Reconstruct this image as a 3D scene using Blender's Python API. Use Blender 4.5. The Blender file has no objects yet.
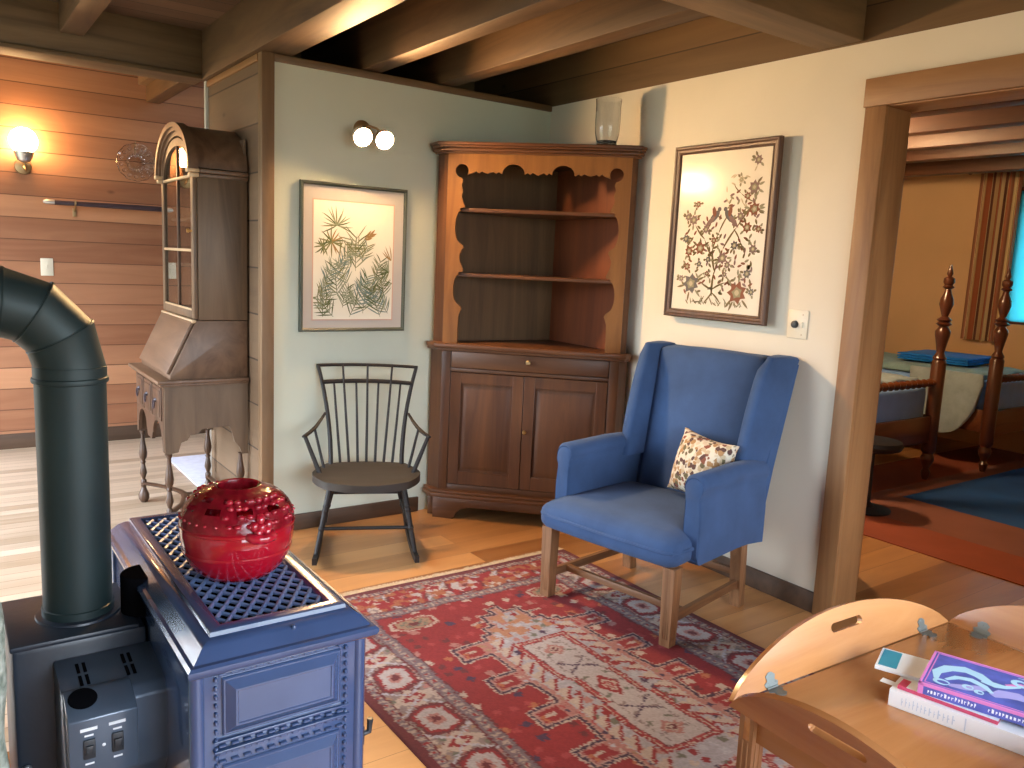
import bpy, bmesh, math, random
import numpy as np
from mathutils import Vector, Matrix, Euler

RND = random.Random(11)
SC = bpy.context.scene
COL = SC.collection
PI = math.pi
V = Vector


def T(x=0, y=0, z=0):
    return Matrix.Translation((x, y, z))


def RX(d):
    return Matrix.Rotation(math.radians(d), 4, 'X')


def RY(d):
    return Matrix.Rotation(math.radians(d), 4, 'Y')


def RZ(d):
    return Matrix.Rotation(math.radians(d), 4, 'Z')


# maps prism coordinates (a, b, depth) to (x, z, y) / (y, z, x)
XZ = Matrix(((1, 0, 0, 0), (0, 0, 1, 0), (0, 1, 0, 0), (0, 0, 0, 1)))
YZ = Matrix(((0, 0, 1, 0), (1, 0, 0, 0), (0, 1, 0, 0), (0, 0, 0, 1)))


# ------------------------------------------------------------------ scene objects
def root(name, loc, rz, label, cat, group=None):
    o = bpy.data.objects.new(name, None)
    o.empty_display_size = 0.1
    COL.objects.link(o)
    o.location = loc
    o.rotation_euler = (0, 0, math.radians(rz))
    o['label'] = label
    o['category'] = cat
    if group:
        o['group'] = group
    return o


def fin(name, bm, mats, parent=None, ang=35, label=None):
    bmesh.ops.recalc_face_normals(bm, faces=bm.faces)
    me = bpy.data.meshes.new(name)
    bm.to_mesh(me)
    bm.free()
    if not isinstance(mats, (list, tuple)):
        mats = [mats]
    for m in mats:
        me.materials.append(m)
    me.shade_smooth()
    me.set_sharp_from_angle(angle=math.radians(ang))
    o = bpy.data.objects.new(name, me)
    COL.objects.link(o)
    if parent is not None:
        o.parent = parent
    if label:
        o['label'] = label
    return o


def struct(name, bm, mats, ang=35):
    o = fin(name, bm, mats, None, ang)
    o['kind'] = 'structure'
    return o


def tag(o, label, cat, group=None):
    o['label'] = label
    o['category'] = cat
    if group:
        o['group'] = group
    return o


# ------------------------------------------------------------------ shape helpers
def B():
    return bmesh.new()


def merge(bm, tb, M=None, mi=0):
    if M is not None:
        bmesh.ops.transform(tb, matrix=M, verts=tb.verts)
    mp = {}
    for v in tb.verts:
        mp[v] = bm.verts.new(v.co)
    for f in tb.faces:
        try:
            nf = bm.faces.new([mp[v] for v in f.verts])
            nf.material_index = mi if mi >= 0 else f.material_index
        except ValueError:
            pass
    tb.free()


def box(bm, lo, hi, bev=0.0, M=None, mi=0, seg=2):
    tb = bmesh.new()
    lo, hi = V(lo), V(hi)
    bmesh.ops.create_cube(tb, size=1.0)
    for v in tb.verts:
        v.co = V([(lo[i] + hi[i]) / 2 + v.co[i] * (hi[i] - lo[i]) for i in range(3)])
    if bev > 0:
        bmesh.ops.bevel(tb, geom=list(tb.edges), offset=bev, segments=seg, profile=0.5, affect='EDGES')
    merge(bm, tb, M, mi)


def prism(bm, poly, d0, d1, M=None, mi=0, bev=0.0):
    tb = bmesh.new()
    a = [tb.verts.new((p[0], p[1], d0)) for p in poly]
    b = [tb.verts.new((p[0], p[1], d1)) for p in poly]
    n = len(poly)
    tb.faces.new(a)
    tb.faces.new(list(reversed(b)))
    for i in range(n):
        tb.faces.new((a[i], a[(i + 1) % n], b[(i + 1) % n], b[i]))
    if bev > 0:
        bmesh.ops.recalc_face_normals(tb, faces=tb.faces)
        es = [e for e in tb.edges if len(e.link_faces) == 2 and e.calc_face_angle(0) > 0.6]
        bmesh.ops.bevel(tb, geom=es, offset=bev, segments=2, profile=0.5, affect='EDGES')
    merge(bm, tb, M, mi)


def loft(bm, loops, M=None, mi=0, cap=True, closed=False):
    tb = bmesh.new()
    rows = [[tb.verts.new(p) for p in lp] for lp in loops]
    n = len(rows[0])
    R_ = rows + ([rows[0]] if closed else [])
    for r0, r1 in zip(R_[:-1], R_[1:]):
        for i in range(n):
            try:
                tb.faces.new((r0[i], r0[(i + 1) % n], r1[(i + 1) % n], r1[i]))
            except ValueError:
                pass
    if cap and not closed:
        tb.faces.new(rows[0])
        tb.faces.new(list(reversed(rows[-1])))
    merge(bm, tb, M, mi)


def tube(bm, pts, rad, n=10, M=None, mi=0, flat=1.0, up=None):
    pts = [V(p) for p in pts]
    if not isinstance(rad, (list, tuple)):
        rad = [rad] * len(pts)
    t0 = (pts[1] - pts[0]).normalized()
    ref = V(up) if up else (V((0, 0, 1)) if abs(t0.z) < 0.9 else V((1, 0, 0)))
    u = (ref - t0 * ref.dot(t0)).normalized()
    loops = []
    for i, p in enumerate(pts):
        if i == 0:
            t = t0
        elif i == len(pts) - 1:
            t = (pts[i] - pts[i - 1]).normalized()
        else:
            t = ((pts[i + 1] - pts[i]).normalized() + (pts[i] - pts[i - 1]).normalized()).normalized()
        u = (u - t * u.dot(t)).normalized()
        w = t.cross(u)
        r = rad[i]
        loops.append([p + u * (math.cos(2 * PI * k / n) * r * flat) + w * (math.sin(2 * PI * k / n) * r) for k in range(n)])
    loft(bm, loops, M, mi)


def lathe(bm, prof, n=24, M=None, mi=0, cap=True):
    loops = [[(r * math.cos(2 * PI * k / n), r * math.sin(2 * PI * k / n), z) for k in range(n)] for r, z in prof]
    loft(bm, loops, M, mi, cap)


def sphere(bm, c, r, M=None, mi=0, u=20, v=12, s=(1, 1, 1)):
    tb = bmesh.new()
    bmesh.ops.create_uvsphere(tb, u_segments=u, v_segments=v, radius=r)
    for q in tb.verts:
        q.co = V((q.co.x * s[0] + c[0], q.co.y * s[1] + c[1], q.co.z * s[2] + c[2]))
    merge(bm, tb, M, mi)


def puff(bm, lo, hi, r, n=11, f=None, M=None, mi=0):
    """rounded block on an even grid, with an optional deformation f(co, unit co)"""
    tb = bmesh.new()
    bmesh.ops.create_cube(tb, size=2.0)
    bmesh.ops.subdivide_edges(tb, edges=list(tb.edges), cuts=n, use_grid_fill=True)
    lo, hi = V(lo), V(hi)
    c, h = (lo + hi) / 2, (hi - lo) / 2
    for v in tb.verts:
        un = v.co.copy()
        p = V((un[0] * h[0], un[1] * h[1], un[2] * h[2]))
        q = V([max(-(h[i] - min(r, h[i])), min(h[i] - min(r, h[i]), p[i])) for i in range(3)])
        d = p - q
        if d.length > 1e-9:
            rr = V([min(r, h[i]) for i in range(3)])
            k = math.sqrt(sum((d[i] / rr[i]) ** 2 for i in range(3)))
            m = max(abs(d[i]) / rr[i] for i in range(3))
            d = d * (m / k)
        p = c + q + d
        if f:
            p = f(p, un)
        v.co = p
    merge(bm, tb, M, mi)


def arc(cx, cy, r, a0, a1, n=8, ry=None):
    ry = r if ry is None else ry
    return [(cx + r * math.cos(math.radians(a0 + (a1 - a0) * i / n)), cy + ry * math.sin(math.radians(a0 + (a1 - a0) * i / n))) for i in range(n + 1)]


# ------------------------------------------------------------------ materials
def nodes(name):
    m = bpy.data.materials.new(name)
    m.use_nodes = True
    nt = m.node_tree
    nt.nodes.clear()
    out = nt.nodes.new('ShaderNodeOutputMaterial')
    p = nt.nodes.new('ShaderNodeBsdfPrincipled')
    nt.links.new(p.outputs[0], out.inputs[0])
    return m, nt, p


def N(nt, t, **kw):
    n = nt.nodes.new(t)
    for k, v in kw.items():
        if k.startswith('i_'):
            n.inputs[k[2:].replace('_', ' ')].default_value = v
        else:
            setattr(n, k, v)
    return n


def c4(c):
    return (c[0], c[1], c[2], 1)


def ramp(nt, stops):
    r = nt.nodes.new('ShaderNodeValToRGB')
    while len(r.color_ramp.elements) < len(stops):
        r.color_ramp.elements.new(0.5)
    for e, (p, c) in zip(r.color_ramp.elements, stops):
        e.position = p
        e.color = c4(c)
    return r


def plain(name, col, rough=0.5, metal=0.0, coat=0.0, vary=0.0, vscale=6, bump=0.0, bscale=80, spec=0.5):
    m, nt, p = nodes(name)
    p.inputs['Base Color'].default_value = c4(col)
    p.inputs['Roughness'].default_value = rough
    p.inputs['Metallic'].default_value = metal
    p.inputs['Coat Weight'].default_value = coat
    p.inputs['Coat Roughness'].default_value = 0.08
    p.inputs['Specular IOR Level'].default_value = spec
    tc = N(nt, 'ShaderNodeTexCoord')
    if vary:
        no = N(nt, 'ShaderNodeTexNoise', i_Scale=vscale, i_Detail=4.0)
        nt.links.new(tc.outputs['Object'], no.inputs['Vector'])
        r = ramp(nt, [(0.3, [x * (1 - vary) for x in col]), (0.7, [min(1, x * (1 + vary)) for x in col])])
        nt.links.new(no.outputs[0], r.inputs[0])
        nt.links.new(r.outputs[0], p.inputs['Base Color'])
    if bump:
        n2 = N(nt, 'ShaderNodeTexNoise', i_Scale=bscale, i_Detail=3.0)
        nt.links.new(tc.outputs['Object'], n2.inputs['Vector'])
        b = N(nt, 'ShaderNodeBump', i_Strength=bump, i_Distance=0.004)
        nt.links.new(n2.outputs[0], b.inputs['Height'])
        nt.links.new(b.outputs[0], p.inputs['Normal'])
    return m


def wood(name, dark, light, axis='Z', rough=0.45, grain=16.0, coat=0.0, bump=0.15, mid=None):
    m, nt, p = nodes(name)
    tc = N(nt, 'ShaderNodeTexCoord')
    oi = N(nt, 'ShaderNodeObjectInfo')
    mp = N(nt, 'ShaderNodeMapping')
    s = [grain, grain, grain]
    s['XYZ'.index(axis)] = grain * 0.09
    mp.inputs['Scale'].default_value = s
    ad = N(nt, 'ShaderNodeVectorMath', operation='ADD')
    ml = N(nt, 'ShaderNodeVectorMath', operation='SCALE')
    nt.links.new(tc.outputs['Object'], ad.inputs[0])
    cb = N(nt, 'ShaderNodeCombineXYZ')
    for k in range(3):
        nt.links.new(oi.outputs['Random'], cb.inputs[k])
    nt.links.new(cb.outputs[0], ml.inputs[0])
    ml.inputs['Scale'].default_value = 7.0
    nt.links.new(ml.outputs[0], ad.inputs[1])
    nt.links.new(ad.outputs[0], mp.inputs['Vector'])
    n1 = N(nt, 'ShaderNodeTexNoise', i_Scale=1.0, i_Detail=7.0, i_Roughness=0.62, i_Distortion=1.2)
    nt.links.new(mp.outputs[0], n1.inputs['Vector'])
    mid = mid or [(a + b) / 2 for a, b in zip(dark, light)]
    r = ramp(nt, [(0.3, dark), (0.5, mid), (0.72, light)])
    nt.links.new(n1.outputs[0], r.inputs[0])
    nt.links.new(r.outputs[0], p.inputs['Base Color'])
    p.inputs['Roughness'].default_value = rough
    p.inputs['Coat Weight'].default_value = coat
    p.inputs['Coat Roughness'].default_value = 0.2
    if bump:
        b = N(nt, 'ShaderNodeBump', i_Strength=bump, i_Distance=0.003)
        nt.links.new(n1.outputs[0], b.inputs['Height'])
        nt.links.new(b.outputs[0], p.inputs['Normal'])
    return m


def boards(name, ca, cb_, seam, run, rows, width, length, rough=0.5, gap=0.004, grain=14, off=0.0, knots=0.0, bump=0.4):
    """boards that run along axis 'run' and stack along axis 'rows' (letters), in object = world coordinates"""
    m, nt, p = nodes(name)
    tc = N(nt, 'ShaderNodeTexCoord')
    sp = N(nt, 'ShaderNodeSeparateXYZ')
    nt.links.new(tc.outputs['Object'], sp.inputs[0])
    co = N(nt, 'ShaderNodeCombineXYZ')
    nt.links.new(sp.outputs['XYZ'.index(run)], co.inputs[0])
    nt.links.new(sp.outputs['XYZ'.index(rows)], co.inputs[1])
    mp = N(nt, 'ShaderNodeMapping')
    mp.inputs['Location'].default_value = (3.1, 10 * width + off, 0)
    nt.links.new(co.outputs[0], mp.inputs['Vector'])
    br = N(nt, 'ShaderNodeTexBrick', offset=0.37, offset_frequency=2, squash=1.0)
    br.inputs['Color1'].default_value = (0, 0, 0, 1)
    br.inputs['Color2'].default_value = (1, 1, 1, 1)
    br.inputs['Mortar'].default_value = (0.5, 0.5, 0.5, 1)
    br.inputs['Scale'].default_value = 1.0
    br.inputs['Mortar Size'].default_value = gap
    br.inputs['Mortar Smooth'].default_value = 0.25
    br.inputs['Bias'].default_value = 0.0
    br.inputs['Brick Width'].default_value = length
    br.inputs['Row Height'].default_value = width
    nt.links.new(mp.outputs[0], br.inputs['Vector'])
    # grain
    g = N(nt, 'ShaderNodeMapping')
    g.inputs['Scale'].default_value = (grain * 0.1, grain, grain)
    bo = N(nt, 'ShaderNodeVectorMath', operation='ADD')
    sc = N(nt, 'ShaderNodeVectorMath', operation='SCALE')
    sc.inputs['Scale'].default_value = 5.0
    nt.links.new(br.outputs['Color'], sc.inputs[0])
    nt.links.new(co.outputs[0], bo.inputs[0])
    nt.links.new(sc.outputs[0], bo.inputs[1])
    nt.links.new(bo.outputs[0], g.inputs['Vector'])
    n1 = N(nt, 'ShaderNodeTexNoise', i_Scale=1.0, i_Detail=7.0, i_Roughness=0.6, i_Distortion=1.4)
    nt.links.new(g.outputs[0], n1.inputs['Vector'])
    av = N(nt, 'ShaderNodeMix', data_type='FLOAT')
    av.inputs[0].default_value = 0.45
    nt.links.new(n1.outputs[0], av.inputs[2])
    nt.links.new(br.outputs['Color'], av.inputs[3])
    r = ramp(nt, [(0.22, ca), (0.75, cb_)])
    nt.links.new(av.outputs[0], r.inputs[0])
    last = r.outputs[0]
    if knots:
        kn = N(nt, 'ShaderNodeTexVoronoi', i_Scale=2.6)
        km = N(nt, 'ShaderNodeMapping')
        km.inputs['Scale'].default_value = (0.8, 1.6, 1.0)
        nt.links.new(co.outputs[0], km.inputs['Vector'])
        nt.links.new(km.outputs[0], kn.inputs['Vector'])
        kr = ramp(nt, [(0.0, (1, 1, 1)), (0.075, (0, 0, 0))])
        nt.links.new(kn.outputs['Distance'], kr.inputs[0])
        kx = N(nt, 'ShaderNodeMix', data_type='RGBA')
        mu = N(nt, 'ShaderNodeMath', operation='MULTIPLY')
        mu.inputs[1].default_value = knots
        nt.links.new(kr.outputs[0], mu.inputs[0])
        nt.links.new(mu.outputs[0], kx.inputs[0])
        nt.links.new(last, kx.inputs[6])
        kx.inputs[7].default_value = c4([x * 0.35 for x in ca])
        last = kx.outputs[2]
    mx = N(nt, 'ShaderNodeMix', data_type='RGBA')
    nt.links.new(br.outputs['Fac'], mx.inputs[0])
    nt.links.new(last, mx.inputs[6])
    mx.inputs[7].default_value = c4(seam)
    nt.links.new(mx.outputs[2], p.inputs['Base Color'])
    p.inputs['Roughness'].default_value = rough
    iv = N(nt, 'ShaderNodeMath', operation='SUBTRACT')
    iv.inputs[0].default_value = 1.0
    nt.links.new(br.outputs['Fac'], iv.inputs[1])
    b = N(nt, 'ShaderNodeBump', i_Strength=bump, i_Distance=0.006)
    nt.links.new(iv.outputs[0], b.inputs['Height'])
    nt.links.new(b.outputs[0], p.inputs['Normal'])
    return m


def fabric(name, col, vary=0.18, scale=5.0, weave=900, rough=0.9, sheen=0.25):
    m, nt, p = nodes(name)
    tc = N(nt, 'ShaderNodeTexCoord')
    no = N(nt, 'ShaderNodeTexNoise', i_Scale=scale, i_Detail=5.0, i_Roughness=0.6)
    nt.links.new(tc.outputs['Object'], no.inputs['Vector'])
    r = ramp(nt, [(0.3, [x * (1 - vary) for x in col]), (0.7, [min(1, x * (1 + vary)) for x in col])])
    nt.links.new(no.outputs[0], r.inputs[0])
    nt.links.new(r.outputs[0], p.inputs['Base Color'])
    p.inputs['Roughness'].default_value = rough
    p.inputs['Sheen Weight'].default_value = sheen
    p.inputs['Sheen Roughness'].default_value = 0.5
    p.inputs['Sheen Tint'].default_value = c4([min(1, 0.3 + x) for x in col])
    p.inputs['Specular IOR Level'].default_value = 0.2
    n2 = N(nt, 'ShaderNodeTexNoise', i_Scale=weave, i_Detail=2.0)
    nt.links.new(tc.outputs['Object'], n2.inputs['Vector'])
    b = N(nt, 'ShaderNodeBump', i_Strength=0.25, i_Distance=0.002)
    nt.links.new(n2.outputs[0], b.inputs['Height'])
    nt.links.new(b.outputs[0], p.inputs['Normal'])
    return m


def attr_mat(name, rough=0.9, bump=0.0, bscale=700, coat=0.0, spec=0.3):
    m, nt, p = nodes(name)
    a = N(nt, 'ShaderNodeVertexColor', layer_name='Col')
    nt.links.new(a.outputs[0], p.inputs['Base Color'])
    p.inputs['Roughness'].default_value = rough
    p.inputs['Specular IOR Level'].default_value = spec
    p.inputs['Coat Weight'].default_value = coat
    if bump:
        tc = N(nt, 'ShaderNodeTexCoord')
        n2 = N(nt, 'ShaderNodeTexNoise', i_Scale=bscale, i_Detail=2.0)
        nt.links.new(tc.outputs['Object'], n2.inputs['Vector'])
        b = N(nt, 'ShaderNodeBump', i_Strength=bump, i_Distance=0.003)
        nt.links.new(n2.outputs[0], b.inputs['Height'])
        nt.links.new(b.outputs[0], p.inputs['Normal'])
    return m


def glass(name, col=(1, 1, 1), rough=0.0, ior=1.45):
    m, nt, p = nodes(name)
    p.inputs['Base Color'].default_value = c4(col)
    p.inputs['Roughness'].default_value = rough
    p.inputs['Transmission Weight'].default_value = 1.0
    p.inputs['IOR'].default_value = ior
    return m


def lamp(name, col, strength):
    m, nt, p = nodes(name)
    p.inputs['Base Color'].default_value = c4(col)
    p.inputs['Emission Color'].default_value = c4(col)
    p.inputs['Emission Strength'].default_value = strength
    return m


DW = 1.0
M = {}
M['floor'] = boards('floor_boards', (0.27, 0.105, 0.03), (0.60, 0.30, 0.11), (0.20, 0.085, 0.03), 'X', 'Y', 0.15, 3.4, rough=0.36, gap=0.0012, grain=6, bump=0.15)
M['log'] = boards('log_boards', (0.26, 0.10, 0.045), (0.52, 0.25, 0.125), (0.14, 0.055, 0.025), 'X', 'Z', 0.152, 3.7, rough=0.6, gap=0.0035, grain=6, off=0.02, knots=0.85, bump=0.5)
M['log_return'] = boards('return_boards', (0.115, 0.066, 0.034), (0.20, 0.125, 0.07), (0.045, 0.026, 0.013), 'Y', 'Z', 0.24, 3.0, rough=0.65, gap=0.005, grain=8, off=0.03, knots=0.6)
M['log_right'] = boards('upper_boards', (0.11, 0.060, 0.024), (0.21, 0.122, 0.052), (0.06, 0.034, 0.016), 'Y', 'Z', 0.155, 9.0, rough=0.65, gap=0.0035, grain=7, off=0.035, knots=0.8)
M['plank_ceiling'] = boards('ceiling_boards', (0.08, 0.04, 0.02), (0.15, 0.082, 0.045), (0.03, 0.018, 0.01), 'X', 'Y', 0.16, 3.5, rough=0.6, gap=0.005, grain=8)
M['beam_y'] = wood('beam_wood_y', (0.055, 0.026, 0.010), (0.145, 0.078, 0.032), 'Y', 0.6, 9)
M['beam_x'] = wood('beam_wood_x', (0.10, 0.06, 0.027), (0.21, 0.13, 0.065), 'X', 0.6, 9)
M['trim_z'] = wood('trim_wood_z', (0.20, 0.090, 0.032), (0.33, 0.170, 0.068), 'Z', 0.5, 12)
M['trim_y'] = wood('trim_wood_y', (0.20, 0.090, 0.032), (0.33, 0.170, 0.068), 'Y', 0.5, 12)
M['trim_x'] = wood('trim_wood_x', (0.13, 0.075, 0.035), (0.22, 0.13, 0.065), 'X', 0.55, 12)
M['post_z'] = wood('post_wood', (0.15, 0.085, 0.04), (0.25, 0.15, 0.075), 'Z', 0.55, 12)
M['base_dark'] = wood('dark_baseboard', (0.05, 0.026, 0.014), (0.10, 0.055, 0.03), 'X', 0.55, 10)
M['paint_left'] = plain('daylit_wall_paint', (0.64, 0.69, 0.58), 0.85, vary=0.04, vscale=2, bump=0.08, bscale=60)  # same paint as the right wall, greenish daylight put into its colour
M['paint_right'] = plain('lamplit_wall_paint', (0.74, 0.68, 0.56), 0.85, vary=0.04, vscale=2, bump=0.08, bscale=60)  # same paint as the partition, warm lamp light put into its colour
M['paint_bed'] = plain('tan_paint', (0.66, 0.43, 0.23), 0.85, vary=0.04, vscale=2)
M['paint_rear'] = plain('white_paint', (0.72, 0.70, 0.64), 0.9)
M['pale_board'] = plain('pale_board', (0.72, 0.68, 0.62), 0.7, vary=0.06)
M['pine'] = wood('cupboard_pine', (0.165, 0.062, 0.013), (0.27, 0.115, 0.027), 'Z', 0.42, 10, coat=0.0)
M['cup_z'] = wood('cupboard_wood_z', (0.055, 0.018, 0.006), (0.135, 0.050, 0.015), 'Z', 0.45, 9, coat=0.0)
M['cup_x'] = wood('cupboard_wood_x', (0.062, 0.021, 0.007), (0.15, 0.056, 0.018), 'X', 0.42, 9, coat=0.05)
M['cup_in'] = wood('cupboard_inner', (0.082, 0.038, 0.011), (0.155, 0.080, 0.028), 'Z', 0.6, 9)
M['cup_in2'] = wood('cupboard_inner_red', (0.115, 0.026, 0.006), (0.20, 0.05, 0.011), 'Z', 0.6, 9)
M['black_paint'] = plain('black_chair_paint', (0.012, 0.009, 0.008), 0.5, vary=0.2, spec=0.35)
M['seat_dark'] = wood('worn_black_seat', (0.017, 0.012, 0.008), (0.042, 0.031, 0.022), 'X', 0.55, 8)
M['blue'] = fabric('blue_fabric', (0.044, 0.085, 0.188), 0.20, 4.0)
M['oak_leg'] = wood('chair_oak', (0.13, 0.055, 0.02), (0.33, 0.165, 0.075), 'Z', 0.5, 26)
M['oak_x'] = wood('chair_oak_x', (0.12, 0.05, 0.02), (0.26, 0.125, 0.055), 'X', 0.5, 22)
M['oak_y'] = wood('chair_oak_y', (0.12, 0.05, 0.02), (0.26, 0.125, 0.055), 'Y', 0.5, 22)
M['sec_z'] = wood('secretary_wood_z', (0.085, 0.050, 0.026), (0.185, 0.118, 0.068), 'Z', 0.45, 9)
M['sec_x'] = wood('secretary_wood_x', (0.095, 0.050, 0.027), (0.20, 0.115, 0.066), 'X', 0.42, 9, coat=0.05)
M['sec_dark'] = wood('secretary_turned', (0.05, 0.026, 0.015), (0.11, 0.058, 0.034), 'Z', 0.35, 14)
M['iron'] = plain('stove_enamel', (0.036, 0.068, 0.160), 0.24, 0.0, coat=0.8, vary=0.12, spec=0.7)
M['iron_dark'] = plain('stove_back_iron', (0.018, 0.026, 0.040), 0.38, 0.0, vary=0.2, bump=0.1, bscale=50)
M['iron_grate'] = plain('stove_grate_iron', (0.12, 0.19, 0.36), 0.3, 0.0, coat=0.6)
M['grey_metal'] = plain('blower_metal', (0.075, 0.105, 0.15), 0.3, 0.2, coat=0.4, vary=0.15)
M['switch_dark'] = plain('switch_plastic', (0.02, 0.024, 0.03), 0.4)
M['label_white'] = plain('printed_white', (0.75, 0.78, 0.82), 0.5)
M['pipe'] = plain('stovepipe_steel', (0.017, 0.032, 0.033), 0.5, 0.2, vary=0.12, vscale=5, bump=0.05, bscale=30)
M['black'] = plain('flat_black', (0.004, 0.004, 0.005), 1.0, spec=0.0)  # no gloss, so the drum on the stove reads as a dark hole
M['red_enamel'] = plain('red_enamel', (0.36, 0.004, 0.016), 0.14, coat=0.8, vary=0.12, vscale=12)
M['red_lid'] = plain('red_enamel_lid', (0.38, 0.008, 0.024), 0.18, coat=0.8, vary=0.3, vscale=40, bump=1.0, bscale=42)
M['brass'] = plain('brass', (0.62, 0.42, 0.16), 0.3, 1.0)
M['old_brass'] = plain('aged_brass', (0.45, 0.33, 0.18), 0.4, 1.0)
M['steel'] = plain('steel', (0.55, 0.56, 0.57), 0.35, 1.0)
M['ivory'] = plain('ivory_plate', (0.74, 0.68, 0.54), 0.4)
M['table_x'] = wood('butler_wood_x', (0.36, 0.140, 0.042), (0.56, 0.270, 0.10), 'X', 0.24, 6, coat=0.5)
M['table_y'] = wood('butler_wood_y', (0.30, 0.115, 0.036), (0.46, 0.215, 0.08), 'Y', 0.24, 6, coat=0.5)
M['table_z'] = wood('butler_wood_z', (0.22, 0.10, 0.04), (0.40, 0.20, 0.085), 'Z', 0.35, 12, coat=0.2)
M['hinge'] = plain('dull_hinge', (0.20, 0.23, 0.22), 0.45, 0.7)
M['glass'] = glass('clear_glass')
M['pane'] = glass('cabinet_glass', (0.85, 0.85, 0.8))
M['gold_paint'] = plain('gilt_bead', (0.58, 0.42, 0.25), 0.4, 0.2)
M['joist_bed'] = wood('bedroom_joist_wood', (0.045, 0.012, 0.004), (0.10, 0.034, 0.010), 'Y', 0.5, 9)
M['floor_hall'] = boards('glare_pale_boards', (0.40, 0.29, 0.19), (0.70, 0.56, 0.42), (0.26, 0.17, 0.10), 'X', 'Y', 0.085, 2.6, rough=0.36, gap=0.002, grain=7, bump=0.15)  # hall boards paled so their colour carries the window glare
M['cup_shade'] = plain('ivory_shade', (0.70, 0.58, 0.46), 0.5)

# ------------------------------------------------------------------ camera (solved from the photograph's straight lines)
cam_d = bpy.data.cameras.new('camera')
cam = bpy.data.objects.new('camera', cam_d)
COL.objects.link(cam)
CP = V((-3.17126, -4.12558, 1.49999))
yaw, pitch, roll, FPX = 0.62413, -0.14932, 0.04648, 810.53630
fw = V((math.sin(yaw) * math.cos(pitch), math.cos(yaw) * math.cos(pitch), math.sin(pitch)))
rt = V((math.cos(yaw), -math.sin(yaw), 0))
up = rt.cross(fw)
r2 = rt * math.cos(roll) + up * math.sin(roll)
u2 = up * math.cos(roll) - rt * math.sin(roll)
cam.matrix_world = Matrix(((r2.x, u2.x, -fw.x, CP.x), (r2.y, u2.y, -fw.y, CP.y), (r2.z, u2.z, -fw.z, CP.z), (0, 0, 0, 1)))
cam_d.sensor_width = 36
cam_d.lens = FPX / 1024 * 36
cam_d.clip_start = 0.02
SC.camera = cam

# ------------------------------------------------------------------ the room shell
ZC = 2.735          # boards above the joists
YR, XL, YF, XB = -5.7, -5.3, 2.6, 4.8
XH0 = -4.35

b = B()
box(b, (XL, YR, -0.1), (XB, YF, 0.0))
struct('floor', b, M['floor'])

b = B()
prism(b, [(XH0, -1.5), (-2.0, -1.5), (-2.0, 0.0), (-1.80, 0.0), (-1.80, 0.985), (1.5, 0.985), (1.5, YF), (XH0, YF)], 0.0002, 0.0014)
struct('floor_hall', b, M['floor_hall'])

b = B()
box(b, (XL, YR, ZC), (0.25, 0.98, ZC + 0.06))
struct('ceiling', b, M['plank_ceiling'])
b = B()
box(b, (XL, 0.98, 2.86), (1.6, YF, 2.92))
struct('ceiling_hall', b, M['plank_ceiling'])
b = B()
box(b, (0.16, -4.3, 2.63), (XB, 1.3, 2.69))
struct('ceiling_bedroom', b, M['plank_ceiling'])

# right wall with the doorway to the bedroom
b = B()
box(b, (0, -2.1905, 0), (0.16, 0.98, 2.455))
box(b, (0, -3.332, 2.2155), (0.16, -2.1905, 2.455))
box(b, (0, -4.42, 0), (0.16, -3.332, 2.455))
box(b, (0, YR, 0), (0.16, -5.55, 2.455))
box(b, (0, -5.55, 0), (0.16, -4.42, 0.5))
box(b, (0, -5.55, 2.25), (0.16, -4.42, 2.455))
struct('wall_right', b, M['paint_right'])
b = B()
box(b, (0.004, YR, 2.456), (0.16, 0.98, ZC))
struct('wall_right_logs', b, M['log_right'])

# partition on the left of the cupboard, its end post and cap, and the boarded return behind it
b = B()
box(b, (-1.738, 0.0, 0), (0.0, 0.08, 2.425))
struct('wall_left', b, M['paint_left'])
b = B()
box(b, (-1.802, -0.012, 0), (-1.738, 0.05, 2.462), 0.003)
struct('trim_1', b, M['post_z'])
b = B()
box(b, (-1.738, -0.014, 2.424), (-0.002, 0.095, 2.46), 0.003)
struct('trim_2', b, M['trim_x'])
b = B()
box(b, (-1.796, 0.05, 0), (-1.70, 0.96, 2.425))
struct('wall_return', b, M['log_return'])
b = B()
box(b, (-1.806, 0.05, 2.425), (-1.69, 0.955, 2.46), 0.003)
struct('trim_3', b, M['trim_y'])
b = B()
box(b, (-1.812, 0.955, 0), (-1.69, 0.985, 2.46), 0.002)
struct('trim_4', b, M['pale_board'])
b = B()
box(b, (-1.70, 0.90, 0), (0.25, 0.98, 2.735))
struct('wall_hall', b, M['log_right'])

# far log wall, left wall with window openings, rear wall with window openings
b = B()
box(b, (XL, YF, 0), (1.6, YF + 0.12, 2.92))
struct('wall_far', b, M['log'])
b = B()
box(b, (1.5, 0.98, 0), (1.6, YF, 2.92))
struct('wall_hall_end', b, M['paint_left'])


def wall_with_holes(name, mat_, axis, pos, thick, a0, a1, z1, holes):
    """wall box along axis with rectangular openings (a, b, z0, z1)"""
    bb = B()

    def bx(p, q, u, w):
        if axis == 'x':
            box(bb, (p, pos, u), (q, pos + thick, w))
        else:
            box(bb, (pos, p, u), (pos + thick, q, w))
    cur = a0
    for (h0, h1, u, w) in holes:
        bx(cur, h0, 0, z1)
        if u > 0:
            bx(h0, h1, 0, u)
        bx(h0, h1, w, z1)
        cur = h1
    bx(cur, a1, 0, z1)
    return struct(name, bb, mat_)


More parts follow.
